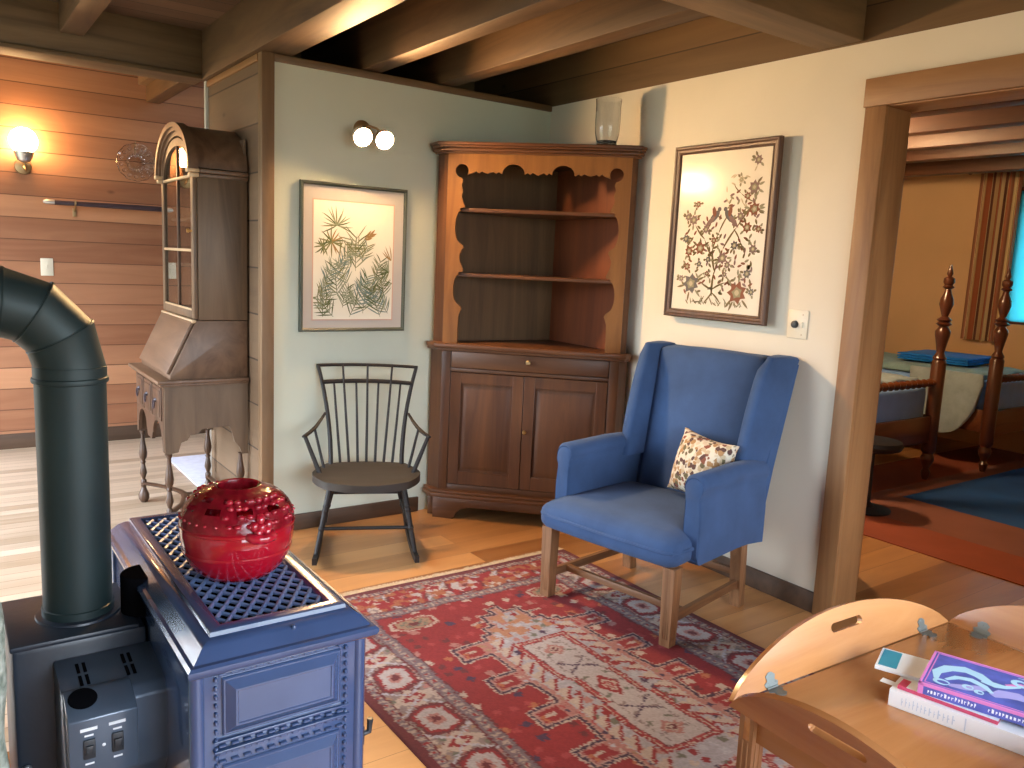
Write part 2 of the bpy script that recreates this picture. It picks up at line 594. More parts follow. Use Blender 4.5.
rear_holes = [(-3.2, -0.25, 0.55, 2.25)]
wall_with_holes('wall_rear', M['paint_rear'], 'x', YR - 0.12, 0.12, XL, 0.25, ZC + 0.06, rear_holes)
left_holes = []
wall_with_holes('wall_side', M['paint_rear'], 'y', XL - 0.12, 0.12, YR, -1.3, 2.92, left_holes)
XH = -4.35
hall_holes = [(-1.1, 2.4, 0.06, 2.35)]
wall_with_holes('wall_hall_side', M['paint_rear'], 'y', XH - 0.12, 0.12, -1.3, YF, 2.92, hall_holes)
b = B()
box(b, (XL, -1.3, 0), (XH - 0.12, -1.2, 2.92))
struct('wall_side_return', b, M['paint_rear'])

n_win = 0


def window(axis, pos, a0, a1, z0, z1, face, energy_dir):
    """frame with one mullion in an opening, and a light portal in it"""
    global n_win
    n_win += 1
    bb = B()
    w = 0.05

    def bx(p, q, u, v_):
        if axis == 'x':
            box(bb, (p, pos - 0.05, u), (q, pos + 0.02, v_), 0.004)
        else:
            box(bb, (pos - 0.05, p, u), (pos + 0.02, q, v_), 0.004)
    bx(a0, a1, z0, z0 + w)
    bx(a0, a1, z1 - w, z1)
    bx(a0, a0 + w, z0 + w, z1 - w)
    bx(a1 - w, a1, z0 + w, z1 - w)
    mid = (a0 + a1) / 2
    bx(mid - w / 2, mid + w / 2, z0 + w, z1 - w)
    struct('window_%d' % n_win, bb, M['trim_z'])
    ld = bpy.data.lights.new('window_portal', 'AREA')
    ld.shape = 'RECTANGLE'
    ld.size = a1 - a0
    ld.size_y = z1 - z0
    ld.cycles.is_portal = True
    lo = bpy.data.objects.new('window_portal', ld)
    COL.objects.link(lo)
    off = 0.03
    if axis == 'x':
        lo.location = (mid, pos + off * face, (z0 + z1) / 2)
        lo.rotation_euler = (math.radians(90 * face), 0, 0) if face > 0 else (math.radians(-90), 0, PI)
    else:
        lo.location = (pos + off * face, mid, (z0 + z1) / 2)
        lo.rotation_euler = (PI / 2, 0, -PI / 2 * face)
    return lo


for h in rear_holes:
    window('x', YR - 0.02, *h, 1, 1)
for h in left_holes:
    window('y', XL - 0.02, *h, 1, 1)
window('y', 0.10, -5.55, -4.42, 0.5, 2.25, -1, 1)
for h in hall_holes:
    window('y', XH - 0.02, *h, 1, 1)

# bedroom shell
bed_hole = [(-1.75, -0.70, 1.15, 2.36)]
wall_with_holes('wall_bedroom', M['paint_bed'], 'y', XB, 0.12, -4.3, 1.3, 2.69, bed_hole)
b = B()
box(b, (0.16, 1.2, 0), (XB, 1.3, 2.69))
struct('wall_bedroom_back', b, M['paint_bed'])
b = B()
box(b, (0.16, -4.3, 0), (XB, -4.2, 2.69))
struct('wall_bedroom_front', b, M['paint_bed'])
window('y', XB + 0.06, *bed_hole[0], -1, 1)

# joists and beams
NJ = 0


def joist(lo, hi, m, name='ceiling_beam', bev=0.006):
    bb = B()
    box(bb, lo, hi, bev)
    return struct(name, bb, m)


joist((-1.83, -1.87, 2.462), (-1.645, 0.955, ZC), M['beam_y'])
joist((-1.262, -1.87, 2.466), (-1.152, 0.89, ZC), M['beam_y'])
joist((-0.805, -1.87, 2.466), (-0.69, 0.89, ZC), M['beam_y'])
joist((-2.555, -1.87, 2.585), (-2.44, 0.955, ZC), M['beam_y'])
joist((-3.16, -1.87, 2.585), (-3.05, 0.955, ZC), M['beam_y'])
joist((-3.76, -1.87, 2.585), (-3.65, 0.955, ZC), M['beam_y'])
joist((XL, -2.08, 2.462), (0.0, -1.872, ZC), M['beam_x'], 'cross_beam')
joist((XL, 0.96, 2.49), (-1.70, 1.16, 2.86), M['beam_x'], 'header_beam')
joist((XL, 0.95, 2.466), (-1.815, 1.17, 2.489), M['beam_x'], 'trim_5', 0.002)
joist((-1.80, 1.17, 2.55), (-1.70, YF, 2.735), M['beam_y'])
joist((-1.855, 2.15, 2.665), (-1.62, YF, 2.855), M['trim_x'], 'trim_6')
for k, x in enumerate((0.75, 1.30, 1.87, 2.45, 3.02, 3.86)):
    joist((x - 0.06, -4.2, 2.40), (x + 0.06, 1.2, 2.63), M['joist_bed'])

# baseboards
b = B()
box(b, (-1.738, -0.016, 0), (-0.86, 0, 0.088), 0.003)
struct('baseboard_left', b, M['base_dark'])
b = B()
box(b, (-0.016, -2.134, 0), (0, -0.93, 0.095), 0.003)
struct('baseboard_right', b, M['base_dark'])
b = B()
box(b, (XL, YF - 0.016, 0), (1.5, YF, 0.11), 0.003)
struct('baseboard_far', b, M['base_dark'])

# doorway casing and lining
b = B()
box(b, (-0.024, -2.226, 0), (0, -2.134, 2.19), 0.003)
struct('trim_7', b, M['trim_z'])
b = B()
box(b, (-0.028, -3.42, 2.19), (0, -2.126, 2.302), 0.003)
struct('trim_8', b, M['trim_y'])
b = B()
box(b, (-0.006, -2.222, 0), (0.172, -2.191, 2.20), 0.003)
struct('trim_9', b, M['trim_z'])
b = B()
box(b, (-0.006, -3.33, 2.186), (0.172, -2.223, 2.215), 0.003)
struct('trim_10', b, M['trim_y'])
b = B()
box(b, (-0.024, -3.40, 0), (0, -3.302, 2.19), 0.003)
struct('trim_11', b, M['trim_z'])
# narrow door leaf swung into the bedroom
b = B()
Md = T(0.195, -2.165, 0) @ RZ(27)
box(b, (0, -0.018, 0.008), (0.455, 0.018, 2.15), 0.003, Md)
box(b, (0.05, -0.023, 0.2), (0.35, 0.023, 0.95), 0.006, Md)
box(b, (0.05, -0.023, 1.1), (0.35, 0.023, 2.0), 0.006, Md)
struct('door_1', b, M['trim_z'])

# world and exposure
w = bpy.data.worlds.new('World')
SC.world = w
w.use_nodes = True
bg = w.node_tree.nodes['Background']
wt = w.node_tree
wtc = wt.nodes.new('ShaderNodeTexCoord')
wsp = wt.nodes.new('ShaderNodeSeparateXYZ')
wmr = wt.nodes.new('ShaderNodeMapRange')
wmr.inputs['From Min'].default_value = -0.12
wmr.inputs['From Max'].default_value = 0.30
wcr = wt.nodes.new('ShaderNodeValToRGB')
wcr.color_ramp.elements[0].color = (0.10, 0.12, 0.09, 1)
wcr.color_ramp.elements[1].color = (0.84,0.95,1.10,1)
wt.links.new(wtc.outputs['Generated'], wsp.inputs[0])
wt.links.new(wsp.outputs['Z'], wmr.inputs['Value'])
wt.links.new(wmr.outputs[0], wcr.inputs[0])
wt.links.new(wcr.outputs[0], bg.inputs[0])
bg.inputs[1].default_value = 19
SC.view_settings.view_transform = 'Standard'
SC.view_settings.look = 'None'
SC.view_settings.exposure = 0
SC.view_settings.gamma = 1
SC.view_settings.use_curve_mapping = False
SC.cycles.use_denoising = True
SC.cycles.max_bounces = 10
SC.cycles.diffuse_bounces = 6
SC.cycles.transparent_max_bounces = 8
SC.cycles.sample_clamp_indirect = 6
SC.cycles.caustics_reflective = False

# ------------------------------------------------------------------ corner cupboard
cup = root('corner_cupboard', (-0.45, -0.5, 0), 135, 'tall brown corner cupboard with scalloped open shelves above two panelled doors', 'cupboard')
plan = [(0.505, 0), (0.59, -0.078), (0.03, -0.59), (-0.03, -0.59), (-0.545, -0.05), (-0.505, 0)]


def grow(poly, d, front):
    out = []
    for x, y in poly:
        s = 1 if x > 0 else -1
        if abs(x) < 0.1:
            out.append((x, y))
        elif y > -0.02:
            out.append((x + s * d, y + front))
        else:
            out.append((x + s * d * 0.7, y + d * 0.7))
    return out


b = B()
# carcase of the lower cupboard: sides, back and face frame
box(b, (0.452, -0.022, 0.10), (0.505, 0, 1.0), 0.002)
box(b, (-0.505, -0.022, 0.10), (-0.452, 0, 1.0), 0.002)
prism(b, [(0.505, -0.002), (0.59, -0.078), (0.03, -0.59), (-0.03, -0.59), (-0.545, -0.05), (-0.505, -0.002), (-0.49, -0.02), (-0.50, -0.05), (0, -0.54), (0.54, -0.08), (0.49, -0.02)], 0.09, 1.0, None, 0)
fin('lower_case', b, M['cup_z'], cup)
for z0, z1 in ((0.865, 0.885), (0.985, 1.0), (0.165, 0.20)):
    b = B()
    box(b, (-0.452, -0.022, z0), (0.452, -0.004, z1), 0.001)
    fin('rail', b, M['cup_x'], cup)
b = B()
prism(b, grow(plan, 0.036, 0.04), 1.0, 1.028, None, 0, 0.006)
prism(b, grow(plan, 0.028, 0.024), 0.985, 1.0, None, 0, 0.004)
fin('counter', b, M['cup_x'], cup)
b = B()
prism(b, grow(plan, 0.034, 0.04), 0.125, 0.150, None, 0, 0.006)
prism(b, grow(plan, 0.025, 0.03), 0.150, 0.166, None, 0, 0.005)
fin('base_moulding', b, M['cup_x'], cup)
foot = [(0.525, 0.0), (0.525, 0.126), (-0.525, 0.126), (-0.525, 0.0), (-0.40, 0.0), (-0.39, 0.03), (-0.36, 0.06), (-0.31, 0.075), (0.31, 0.075), (0.36, 0.06), (0.39, 0.03), (0.40, 0.0)]
b = B()
prism(b, foot, 0.0, 0.022, T(0, 0.006, 0) @ XZ, 0, 0.002)
box(b, (0.53, -0.075, 0), (0.57, -0.03, 0.125), 0.002)
box(b, (-0.53, -0.05, 0), (-0.50, -0.02, 0.125), 0.002)
fin('plinth', b, M['cup_x'], cup)
# drawer
b = B()
box(b, (-0.448, -0.020, 0.889), (0.448, 0.004, 0.982), 0.003)
dr = fin('drawer', b, M['cup_x'], cup)
b = B()
lathe(b, [(0.004, 0), (0.006, 0.012), (0.014, 0.018), (0.016, 0.025), (0.010, 0.033), (0.001, 0.035)], 16, T(0.0, 0.004, 0.945) @ RX(-90))
fin('knob', b, M['old_brass'], dr)


def panel_door(x0, x1, z0, z1, knob_x, parent, mats):
    w = 0.062
    bb = B()
    box(bb, (x0, -0.020, z0), (x0 + w, 0.003, z1), 0.002)
    box(bb, (x1 - w, -0.020, z0), (x1, 0.003, z1), 0.002)
    box(bb, (x0 + w, -0.020, z0), (x1 - w, 0.002, z0 + w + 0.015), 0.002)
    box(bb, (x0 + w, -0.020, z1 - w), (x1 - w, 0.002, z1), 0.002)
    # raised and fielded panel
    a = (x0 + w, z0 + w + 0.015, x1 - w, z1 - w)
    i = 0.035
    lp = []
    for d, y in ((0, -0.010), (0.006, -0.012), (i, -0.004), (i + 0.004, -0.003)):
        lp.append([(a[0] + d, y, a[1] + d), (a[2] - d, y, a[1] + d), (a[2] - d, y, a[3] - d), (a[0] + d, y, a[3] - d)])
    loft(bb, lp, None, 0, True)
    d_ = fin('door', bb, M['cup_z'], parent, 20)
    if knob_x is not None:
        k = B()
        lathe(k, [(0.004, 0), (0.005, 0.010), (0.011, 0.015), (0.012, 0.021), (0.008, 0.028), (0.001, 0.029)], 14, T(knob_x, 0.003, 0.545) @ RX(-90))
        fin('knob', k, M['brass'], d_)
    return d_


panel_door(0.024, 0.448, 0.204, 0.861, None, cup, None)
panel_door(-0.448, 0.020, 0.204, 0.861, -0.002 + 0.006, cup, None)

# upper part
b = B()
for pts in ([(0.50, -0.012), (0.58, -0.078), (0.555, -0.10), (0.47, -0.022)], [(-0.50, -0.012), (-0.535, -0.05), (-0.51, -0.07), (-0.47, -0.022)]):
    b = B()
    prism(b, pts, 1.028, 2.08)
    fin('side_board', b, M['cup_z'], cup)
b = B()
prism(b, [(0.58, -0.078), (-0.03, -0.59), (-0.045, -0.575), (0.56, -0.07)], 1.028, 2.08)
fin('back_board', b, M['cup_in'], cup)
b = B()
prism(b, [(-0.53, -0.05), (-0.03, -0.59), (-0.042, -0.57), (-0.515, -0.045)], 1.028, 2.08)
fin('back_board', b, M['cup_in2'], cup, label='reddish inner board on the right')
for z in (1.765, 1.405):
    b = B()
    prism(b, [(0.475, -0.018), (0.55, -0.085), (-0.025, -0.565), (-0.04, -0.56), (-0.505, -0.055), (-0.475, -0.018)], z, z + 0.02, None, 0, 0.003)
    fin('shelf', b, M['cup_x'], cup)
# scalloped stiles: inner edge from the top down
edge = [(0.418, 1.93), (0.426, 1.905), (0.416, 1.875), (0.424, 1.845), (0.414, 1.82), (0.405, 1.80), (0.402, 1.788), (0.425, 1.785)]
edge += [(0.432, 1.775)] + arc(0.420, 1.682, 0.034, 80, -80, 9, 0.09) + [(0.408, 1.58), (0.402, 1.568), (0.412, 1.555), (0.424, 1.525), (0.420, 1.49), (0.408, 1.465), (0.400, 1.445), (0.402, 1.432), (0.424, 1.43)]
edge += arc(0.420, 1.335, 0.034, 80, -80, 9, 0.085) + [(0.410, 1.238), (0.402, 1.225), (0.410, 1.205), (0.418, 1.18), (0.420, 1.10), (0.420, 1.028)]
for s in (1, -1):
    poly = [(0.505, 1.028), (0.505, 2.08), (0.425, 2.08)] + arc(0.425, 1.985, 0.037, 90, -90, 12) + edge
    poly = [(s * x, z) for x, z in poly]
    b = B()
    prism(b, poly, -0.02, 0.0, XZ, 0, 0.0)
    fin('stile', b, M['pine'], cup, 25)
# valance with two lobes and a round eye at each end
half = [(0.425, 2.022)] + arc(0.425, 1.985, 0.037, 90, 215, 9)[1:] + [(0.385, 1.968), (0.37, 1.972), (0.345, 1.985), (0.33, 1.974), (0.315, 1.985), (0.285, 1.972), (0.25, 1.985), (0.235, 1.974), (0.22, 1.984), (0.205, 1.975)] + arc(0.137, 1.975, 0.062, 0, 180, 12, 0.052) + [(0.06, 1.984), (0.045, 1.973), (0.03, 1.985), (0.0, 1.970)]
right = [(-x, z) for x, z in half[:-1]]
val = [(0.425, 2.08)] + half + right[::-1] + [(-0.425, 2.08)]
b = B()
prism(b, val, -0.02, 0.0, XZ)
fin('valance', b, M['pine'], cup, 25)
b = B()
prism(b, grow(plan, 0.012, 0.012), 2.078, 2.088, None, 0, 0.002)
prism(b, grow(plan, 0.03, 0.028), 2.088, 2.106, None, 0, 0.005)
prism(b, grow(plan, 0.040, 0.048), 2.106, 2.118, None, 0, 0.004)
prism(b, grow(plan, 0.048, 0.056), 2.118, 2.134, None, 0, 0.003)
fin('cornice', b, M['cup_x'], cup)
b = B()
prism(b, [(0.47, -0.022), (0.555, -0.09), (-0.025, -0.565), (-0.04, -0.56), (-0.50, -0.06), (-0.47, -0.022)], 2.055, 2.075)
fin('top_board', b, M['cup_z'], cup)

# glass on top
gx = root('hurricane_glass', (-0.205, -0.765, 2.1355), 0, 'clear glass cylinder vase standing on top of the corner cupboard', 'vase')
b = B()
lathe(b, [(0.001, 0.006), (0.048, 0.006), (0.055, 0.02), (0.064, 0.06), (0.067, 0.12), (0.066, 0.2), (0.069, 0.235), (0.066, 0.235), (0.063, 0.2), (0.064, 0.12), (0.061, 0.06), (0.05, 0.022), (0.001, 0.02)], 36)
fin('glass_body', b, M['glass'], gx, 60)
b = B()
lathe(b, [(0.04, 0), (0.052, 0.0), (0.054, 0.005), (0.05, 0.0125), (0.04, 0.006)], 36)
fin('foot_ring', b, M['glass'], gx, 60)

# ------------------------------------------------------------------ blue wing chair
wc = root('wing_chair', (-0.6, -1.655, 0), 100.4, 'blue upholstered wingback armchair with square oak legs, standing half on the red rug', 'armchair')
RUGZ = 0.0075


def seat_f(p, un):
    # crowned top, slightly narrower towards the back
    k = (1 - un.x ** 4) * (1 - 0.6 * un.y ** 4)
    if un.z > 0:
        p.z += 0.022 * k * un.z
    p.x *= 1 - 0.07 * (1 - un.y) / 2
    if un.y > 0:
        p.y += 0.012 * (1 - un.x ** 2) * un.y
    p += V((0, 0.02, 0.392))
    return p


b = B()
puff(b, (-0.36, -0.31, -0.062), (0.36, 0.335, 0.062), 0.05, 13, seat_f)
seat = fin('seat', b, M['blue'], wc, 60)
b = B()
pp = [V((x, y, z)) for x, y, z in [(-0.345, -0.2, 0.415), (-0.357, 0.28, 0.415), (-0.34, 0.335, 0.415), (-0.31, 0.352, 0.415), (0, 0.365, 0.415), (0.31, 0.352, 0.415), (0.34, 0.335, 0.415), (0.357, 0.28, 0.415), (0.345, -0.2, 0.415)]]
tube(b, [q_ + V((0, 0.004 if q_.y > 0.3 else 0, -0.012)) for q_ in pp], 0.009, 8)
fin('piping', b, M['blue'], seat)


def back_f(p, un):
    # p in a block: x across, y depth, z height; lean it back, arch the top
    z = p.z
    t = (z - 0.40) / 0.72
    hw = 0.27 + 0.02 * t
    p.x = p.x / 0.27 * hw
    p.y = p.y - 0.315 - 0.14 * t
    if un.y > 0:
        p.y += 0.018 * (1 - un.x ** 2) * (1 - un.z ** 2)
    p.z += 0.012 * (1 - un.x ** 2) * max(0, un.z)
    return p


b = B()
tb = bmesh.new()


def back_wrap(p, un):
    p = p + V((0, 0, 0.765))
    return back_f(p, un)


puff(b, (-0.27, -0.055, -0.36), (0.27, 0.055, 0.36), 0.035, 13, back_wrap)
fin('backrest', b, M['blue'], wc, 60)
# wings: closed shells between the front edge and the rear of the chair
for s in (1, -1):
    b = B()
    loops = []
    for t in [i / 12 for i in range(13)]:
        z = 0.60 + 0.525 * t
        yf = -0.185 - 0.15 * t - 0.02 * math.sin(PI * t) * -1
        yr = -0.335 - 0.185 * t
        xf = 0.335 + 0.012 * t
        xr = 0.352 + 0.034 * t
        th = 0.058
        if t > 0.9:
            q = (t - 0.9) / 0.1
            yf -= 0.02 * q * q
            th -= 0.02 * q
        prof = []
        # rounded front roll, outer face, rear, inner face
        for a in (-80, -40, 0, 40, 80):
            prof.append((xf - th / 2 - 0.004 + (th / 2) * math.sin(math.radians(-a)) * -1, yf - 0.012 + 0.016 * math.cos(math.radians(a)), z))
        prof.append((xr, yr, z))
        prof.append((xr - 0.03, yr - 0.018, z))
        prof.append((0.262, yr - 0.005, z))
        prof.append((0.268, yr + 0.05, z))
        loops.append([(s * x, y, zz) for x, y, zz in prof])
    # rounded top
    last = loops[-1]
    cx = sum(p[0] for p in last) / len(last)
    cy = sum(p[1] for p in last) / len(last)
    loops.append([(cx + (x - cx) * 0.88, cy + (y - cy) * 0.96, z + 0.010) for x, y, z in last])
    loops.append([(cx + (x - cx) * 0.55, cy + (y - cy) * 0.85, z + 0.014) for x, y, z in last])
    loft(b, loops)
    fin('wing', b, M['blue'], wc, 50)
# arms: outer panel, roll and scrolled front
for s in (1, -1):
    b = B()
    prof = [(0.30, 0.40), (0.30, 0.60), (0.296, 0.62)] + arc(0.338, 0.655, 0.047, 215, -40, 12) + [(0.374, 0.60), (0.382, 0.50), (0.382, 0.335), (0.31, 0.335)]
    loops = []
    for y, sc_, dz in ((0.208, 0.90, 0), (0.217, 0.8, 0), (0.211, 0.93, 0), (0.200, 1, 0), (0.05, 1, 0.002), (-0.10, 1, 0.004), (-0.20, 0.98, 0.0), (-0.34, 0.93, -0.02)):
        lp = []
        for x, z in prof:
            xx = 0.345 + (x - 0.345) * sc_
            zz = 0.52 + (z - 0.52) * (sc_ if sc_ < 0.95 and y > 0 else 1) + dz
            lp.append((s * xx, y, zz))
        loops.append(lp)
    loops = [loops[1], loops[0]] + loops[2:]
    loft(b, loops)
    fin('armrest', b, M['blue'], wc, 50)
# outside back
b = B()
loft(b, [[(-0.36, -0.335, 0.33), (0.36, -0.335, 0.33), (0.36, -0.30, 0.33), (-0.36, -0.30, 0.33)],
         [(-0.375, -0.39, 0.65), (0.375, -0.39, 0.65), (0.36, -0.35, 0.65), (-0.36, -0.35, 0.65)],
         [(-0.38, -0.535, 1.10), (0.38, -0.535, 1.10), (0.36, -0.48, 1.10), (-0.36, -0.48, 1.10)],
         [(-0.33, -0.53, 1.128), (0.33, -0.53, 1.128), (0.32, -0.49, 1.128), (-0.32, -0.49, 1.128)]])
fin('outer_back', b, M['blue'], wc, 50)
# legs and stretchers
for sx, sy in ((1, 1), (-1, 1), (1, -1), (-1, -1)):
    b = B()
    x, y = (0.322 * sx, 0.295) if sy > 0 else (0.30 * sx, -0.275)
    z0 = RUGZ if sy > 0 else 0.0
    hb, ht = 0.023, 0.028
    back = 0.0 if sy > 0 else -0.03
    lp = []
    for z, h, dy in ((z0, hb, back), (z0 + 0.004, hb + 0.001, back), (0.335, ht, 0)):
        lp.append([(x - h, y - h + dy, z), (x + h, y - h + dy, z), (x + h, y + h + dy, z), (x - h, y + h + dy, z)])
    loft(b, lp)
    if sy > 0:
        for k in (-0.010, 0.0, 0.010):
            box(b, (x + k - 0.0025, y + 0.0225, z0 + 0.03), (x + k + 0.0025, y + 0.0268, 0.30), 0.001)
            box(b, (x + sx * 0.0225 if sx > 0 else x - 0.0268, y + k - 0.0025, z0 + 0.03), (x + 0.0268 if sx > 0 else x - 0.0225, y + k + 0.0025, 0.30), 0.001)
    fin('leg', b, M['oak_leg'], wc, 30)
for sx in (1, -1):
    b = B()
    x = 0.315 * sx
    lp = []
    for y, xx in ((-0.28, 0.303 * sx), (0.275, 0.32 * sx)):
        lp.append([(xx - 0.01, y, 0.095), (xx + 0.01, y, 0.095), (xx + 0.01, y, 0.13), (xx - 0.01, y, 0.13)])
    loft(b, lp)
    fin('stretcher', b, M['oak_y'], wc)
b = B()
box(b, (-0.312, 0.165, 0.098), (0.312, 0.188, 0.128), 0.002)
fin('stretcher', b, M['oak_x'], wc)
b = B()
box(b, (-0.28, -0.31, 0.14), (0.28, -0.29, 0.17), 0.002)
fin('stretcher', b, M['oak_x'], wc)

# throw pillow with an all-over printed pattern
m, nt, p = nodes('pillow_print')
tc = N(nt, 'ShaderNodeTexCoord')
vo = N(nt, 'ShaderNodeTexVoronoi', i_Scale=44.0)
nz = N(nt, 'ShaderNodeTexNoise', i_Scale=30.0, i_Detail=3.0)
av = N(nt, 'ShaderNodeVectorMath', operation='ADD')
sc_ = N(nt, 'ShaderNodeVectorMath', operation='SCALE')
sc_.inputs['Scale'].default_value = 0.03
nt.links.new(tc.outputs['Object'], nz.inputs['Vector'])
nt.links.new(nz.outputs['Color'], sc_.inputs[0])
nt.links.new(tc.outputs['Object'], av.inputs[0])
nt.links.new(sc_.outputs[0], av.inputs[1])
nt.links.new(av.outputs[0], vo.inputs['Vector'])
sx_ = N(nt, 'ShaderNodeSeparateXYZ')
nt.links.new(vo.outputs['Color'], sx_.inputs[0])
r = ramp(nt, [(0.0, (0.60, 0.50, 0.36)), (0.16, (0.10, 0.045, 0.035)), (0.36, (0.40, 0.22, 0.09)), (0.56, (0.14, 0.11, 0.05)), (0.70, (0.22, 0.07, 0.04)), (0.84, (0.52, 0.40, 0.25))])
r.color_ramp.interpolation = 'CONSTANT'
nt.links.new(sx_.outputs[0], r.inputs[0])
mx = N(nt, 'ShaderNodeMix', data_type='RGBA')
r3 = ramp(nt, [(0.52, (0, 0, 0)), (0.62, (1, 1, 1))])
nt.links.new(vo.outputs['Distance'], r3.inputs[0])
nt.links.new(r3.outputs[0], mx.inputs[0])
nt.links.new(r.outputs[0], mx.inputs[6])
mx.inputs[7].default_value = (0.70, 0.62, 0.48, 1)
nt.links.new(mx.outputs[2], p.inputs['Base Color'])
p.inputs['Roughness'].default_value = 0.85
M['pillow'] = m


def pil(p, un):
    e = max(abs(un.x), abs(un.y))
    q = (1 - un.x ** 2) * (1 - un.y ** 2)
    th = 0.010 + 0.075 * q ** 0.55
    pinch = 1 - 0.10 * (1 - un.x ** 2) * un.y ** 2
    pin2 = 1 - 0.10 * (1 - un.y ** 2) * un.x ** 2
    return V((un.x * 0.160 * pin2, un.y * 0.145 * pinch, un.z * th if abs(un.z) < 0.999 else (th if un.z > 0 else -th)))


pl_ = root('throw_pillow', (0, 0, 0), 0, 'small cream cushion with a brown leafy print, leaning in the blue wing chair', 'cushion')
b = B()
puff(b, (-1, -1, -1), (1, 1, 1), 0.001, 15, pil)
fin('cushion_body', b, M['pillow'], pl_, 80)
PLM = wc.matrix_basis @ T(-0.140, -0.178, 0.630) @ RZ(-14) @ RX(104) @ RZ(3)
pl_.matrix_basis = PLM

# ------------------------------------------------------------------ black rocking chair
rk = root('rocking_chair', (-1.388, -0.405, 0), 155.5, 'black spindle back rocking chair beneath the fern print', 'rocking chair')


def oval(p, un):
    # half-round front, squarer back
    r = math.hypot(un.x, un.y)
    m_ = max(abs(un.x), abs(un.y), 1e-6)
    k = m_ / max(r, 1e-6)
    k = 1 + (k - 1) * (0.85 if un.y > 0 else 0.6)
    x, y = un.x * k, un.y * k
    dish = -0.012 * (1 - min(1, r) ** 2) if un.z > 0 else 0.0
    edge_ = 0.0
    return V((x * 0.272 * (1 - 0.10 * max(0, -y)), y * 0.225 + 0.035, 0.385 + un.z * 0.019 + dish - (0.010 * max(0, y) ** 3)))


b = B()
puff(b, (-1, -1, -1), (1, 1, 1), 0.2, 13, oval)
fin('seat', b, M['seat_dark'], rk, 40, label='worn dark brown seat')
ZS = 0.392


def stick(name, p0, p1, r0, r1=None, bow=(0, 0, 0), n=8, rings=()):
    bb = B()
    pts, rs = [], []
    k = 8
    for i in range(k + 1):
        t = i / k
        q = V(p0).lerp(V(p1), t) + V(bow) * (4 * t * (1 - t))
        pts.append(q)
        rs.append(r0 + ((r1 or r0) - r0) * t)
    tube(bb, pts, rs, n)
    for t, rr in rings:
        q = V(p0).lerp(V(p1), t) + V(bow) * (4 * t * (1 - t))
        sphere(bb, q, rr, None, 0, 10, 6)
    return bb


for s in (1, -1):
    fin('back_post', stick('p', (s * 0.185, -0.135, ZS - 0.01), (s * 0.262, -0.30, 0.905), 0.0125, 0.0095, (s * -0.018, -0.012, 0)), M['black_paint'], rk)
# rails
b = B()
tube(b, [(x, -0.30 - 0.03 * (1 - (x / 0.27) ** 2), 0.905 + 0.004 * (1 - (x / .27) ** 2)) for x in [-0.27 + 0.045 * i for i in range(13)]], 0.0085, 8)
fin('top_rail', b, M['black_paint'], rk)
b = B()
tube(b, [(x, -0.275 - 0.03 * (1 - (x / 0.245) ** 2), 0.818 + 0.006 * (1 - (x / .245) ** 2)) for x in [-0.243 + 0.0405 * i for i in range(13)]], 0.0115, 8, flat=1.0)
fin('lower_rail', b, M['black_paint'], rk)
for i in range(7):
    u = (i - 3) / 3
    long_ = i in (1, 3, 5)
    xb, xt = u * 0.135, u * 0.178
    yb = -0.165 - 0.012 * (1 - u * u)
    yt = -0.275 - 0.028 * (1 - (xt / 0.245) ** 2)
    if long_:
        p1 = (xt * 1.12, yt - 0.025, 0.915)
    else:
        p1 = (xt, yt, 0.82)
    fin('spindle', stick('s', (xb, yb, ZS - 0.012), p1, 0.0075, 0.0055, (0, 0.012, 0)), M['black_paint'], rk)
for s in (1, -1):
    b = B()
    pts = [(s * 0.218, -0.205, 0.665), (s * 0.240, -0.18, 0.632), (s * 0.264, -0.13, 0.604), (s * 0.290, -0.07, 0.588), (s * 0.312, -0.01, 0.582), (s * 0.318, 0.005, 0.582)]
    tube(b, pts, [0.009, 0.010, 0.012, 0.013, 0.013, 0.009], 10, flat=0.7)
    fin('armrest', b, M['black_paint'], rk)
    fin('arm_post', stick('a', (s * 0.232, 0.03, ZS - 0.005), (s * 0.311, -0.01, 0.580), 0.0125, 0.0095), M['black_paint'], rk)
    fin('arm_spindle', stick('a', (s * 0.215, -0.06, ZS - 0.005), (s * 0.269, -0.115, 0.60), 0.008, 0.0065), M['black_paint'], rk)


def rocker_z(y):
    return 0.012 + 0.28 * (y - 0.03) ** 2


for s in (1, -1):
    b = B()
    ys = [-0.33 + 0.66 * i / 16 for i in range(17)]
    lp = []
    for y in ys:
        z = rocker_z(y)
        x = s * (0.225 + 0.03 * (y + 0.33))
        lp.append([(x - 0.011, y, z - 0.012), (x + 0.011, y, z - 0.012), (x + 0.011, y, z + 0.020), (x - 0.011, y, z + 0.020)])
    loft(b, lp)
    fin('rocker', b, M['black_paint'], rk)
    for y0, y1, xt in ((0.17, 0.225, 0.178), (-0.10, -0.215, 0.15)):
        x1 = s * (0.225 + 0.03 * (y1 + 0.33))
        rings = ((0.3, 0.0165), (0.36, 0.0165), (0.62, 0.017))
        fin('leg', stick('l', (s * xt, y0, 0.372), (x1, y1, rocker_z(y1) + 0.012), 0.0155, 0.0115, (0, 0, 0), 10, rings), M['black_paint'], rk)
fin('stretcher', stick('t', (-0.205, 0.205, 0.165), (0.205, 0.205, 0.165), 0.009, None, (0, 0, 0)), M['black_paint'], rk)
fin('stretcher', stick('t', (-0.185, -0.16, 0.24), (0.185, -0.16, 0.24), 0.009, None, (0, 0, 0)), M['black_paint'], rk)
for s in (1, -1):
    fin('stretcher', stick('t', (s * 0.2, 0.2, 0.20), (s * 0.19, -0.165, 0.20), 0.008), M['black_paint'], rk)

# ------------------------------------------------------------------ cast iron stove
st = root('wood_stove', (-2.575, -2.02, 0), 0, 'blue grey cast iron wood stove with panelled sides and a lattice top', 'stove')
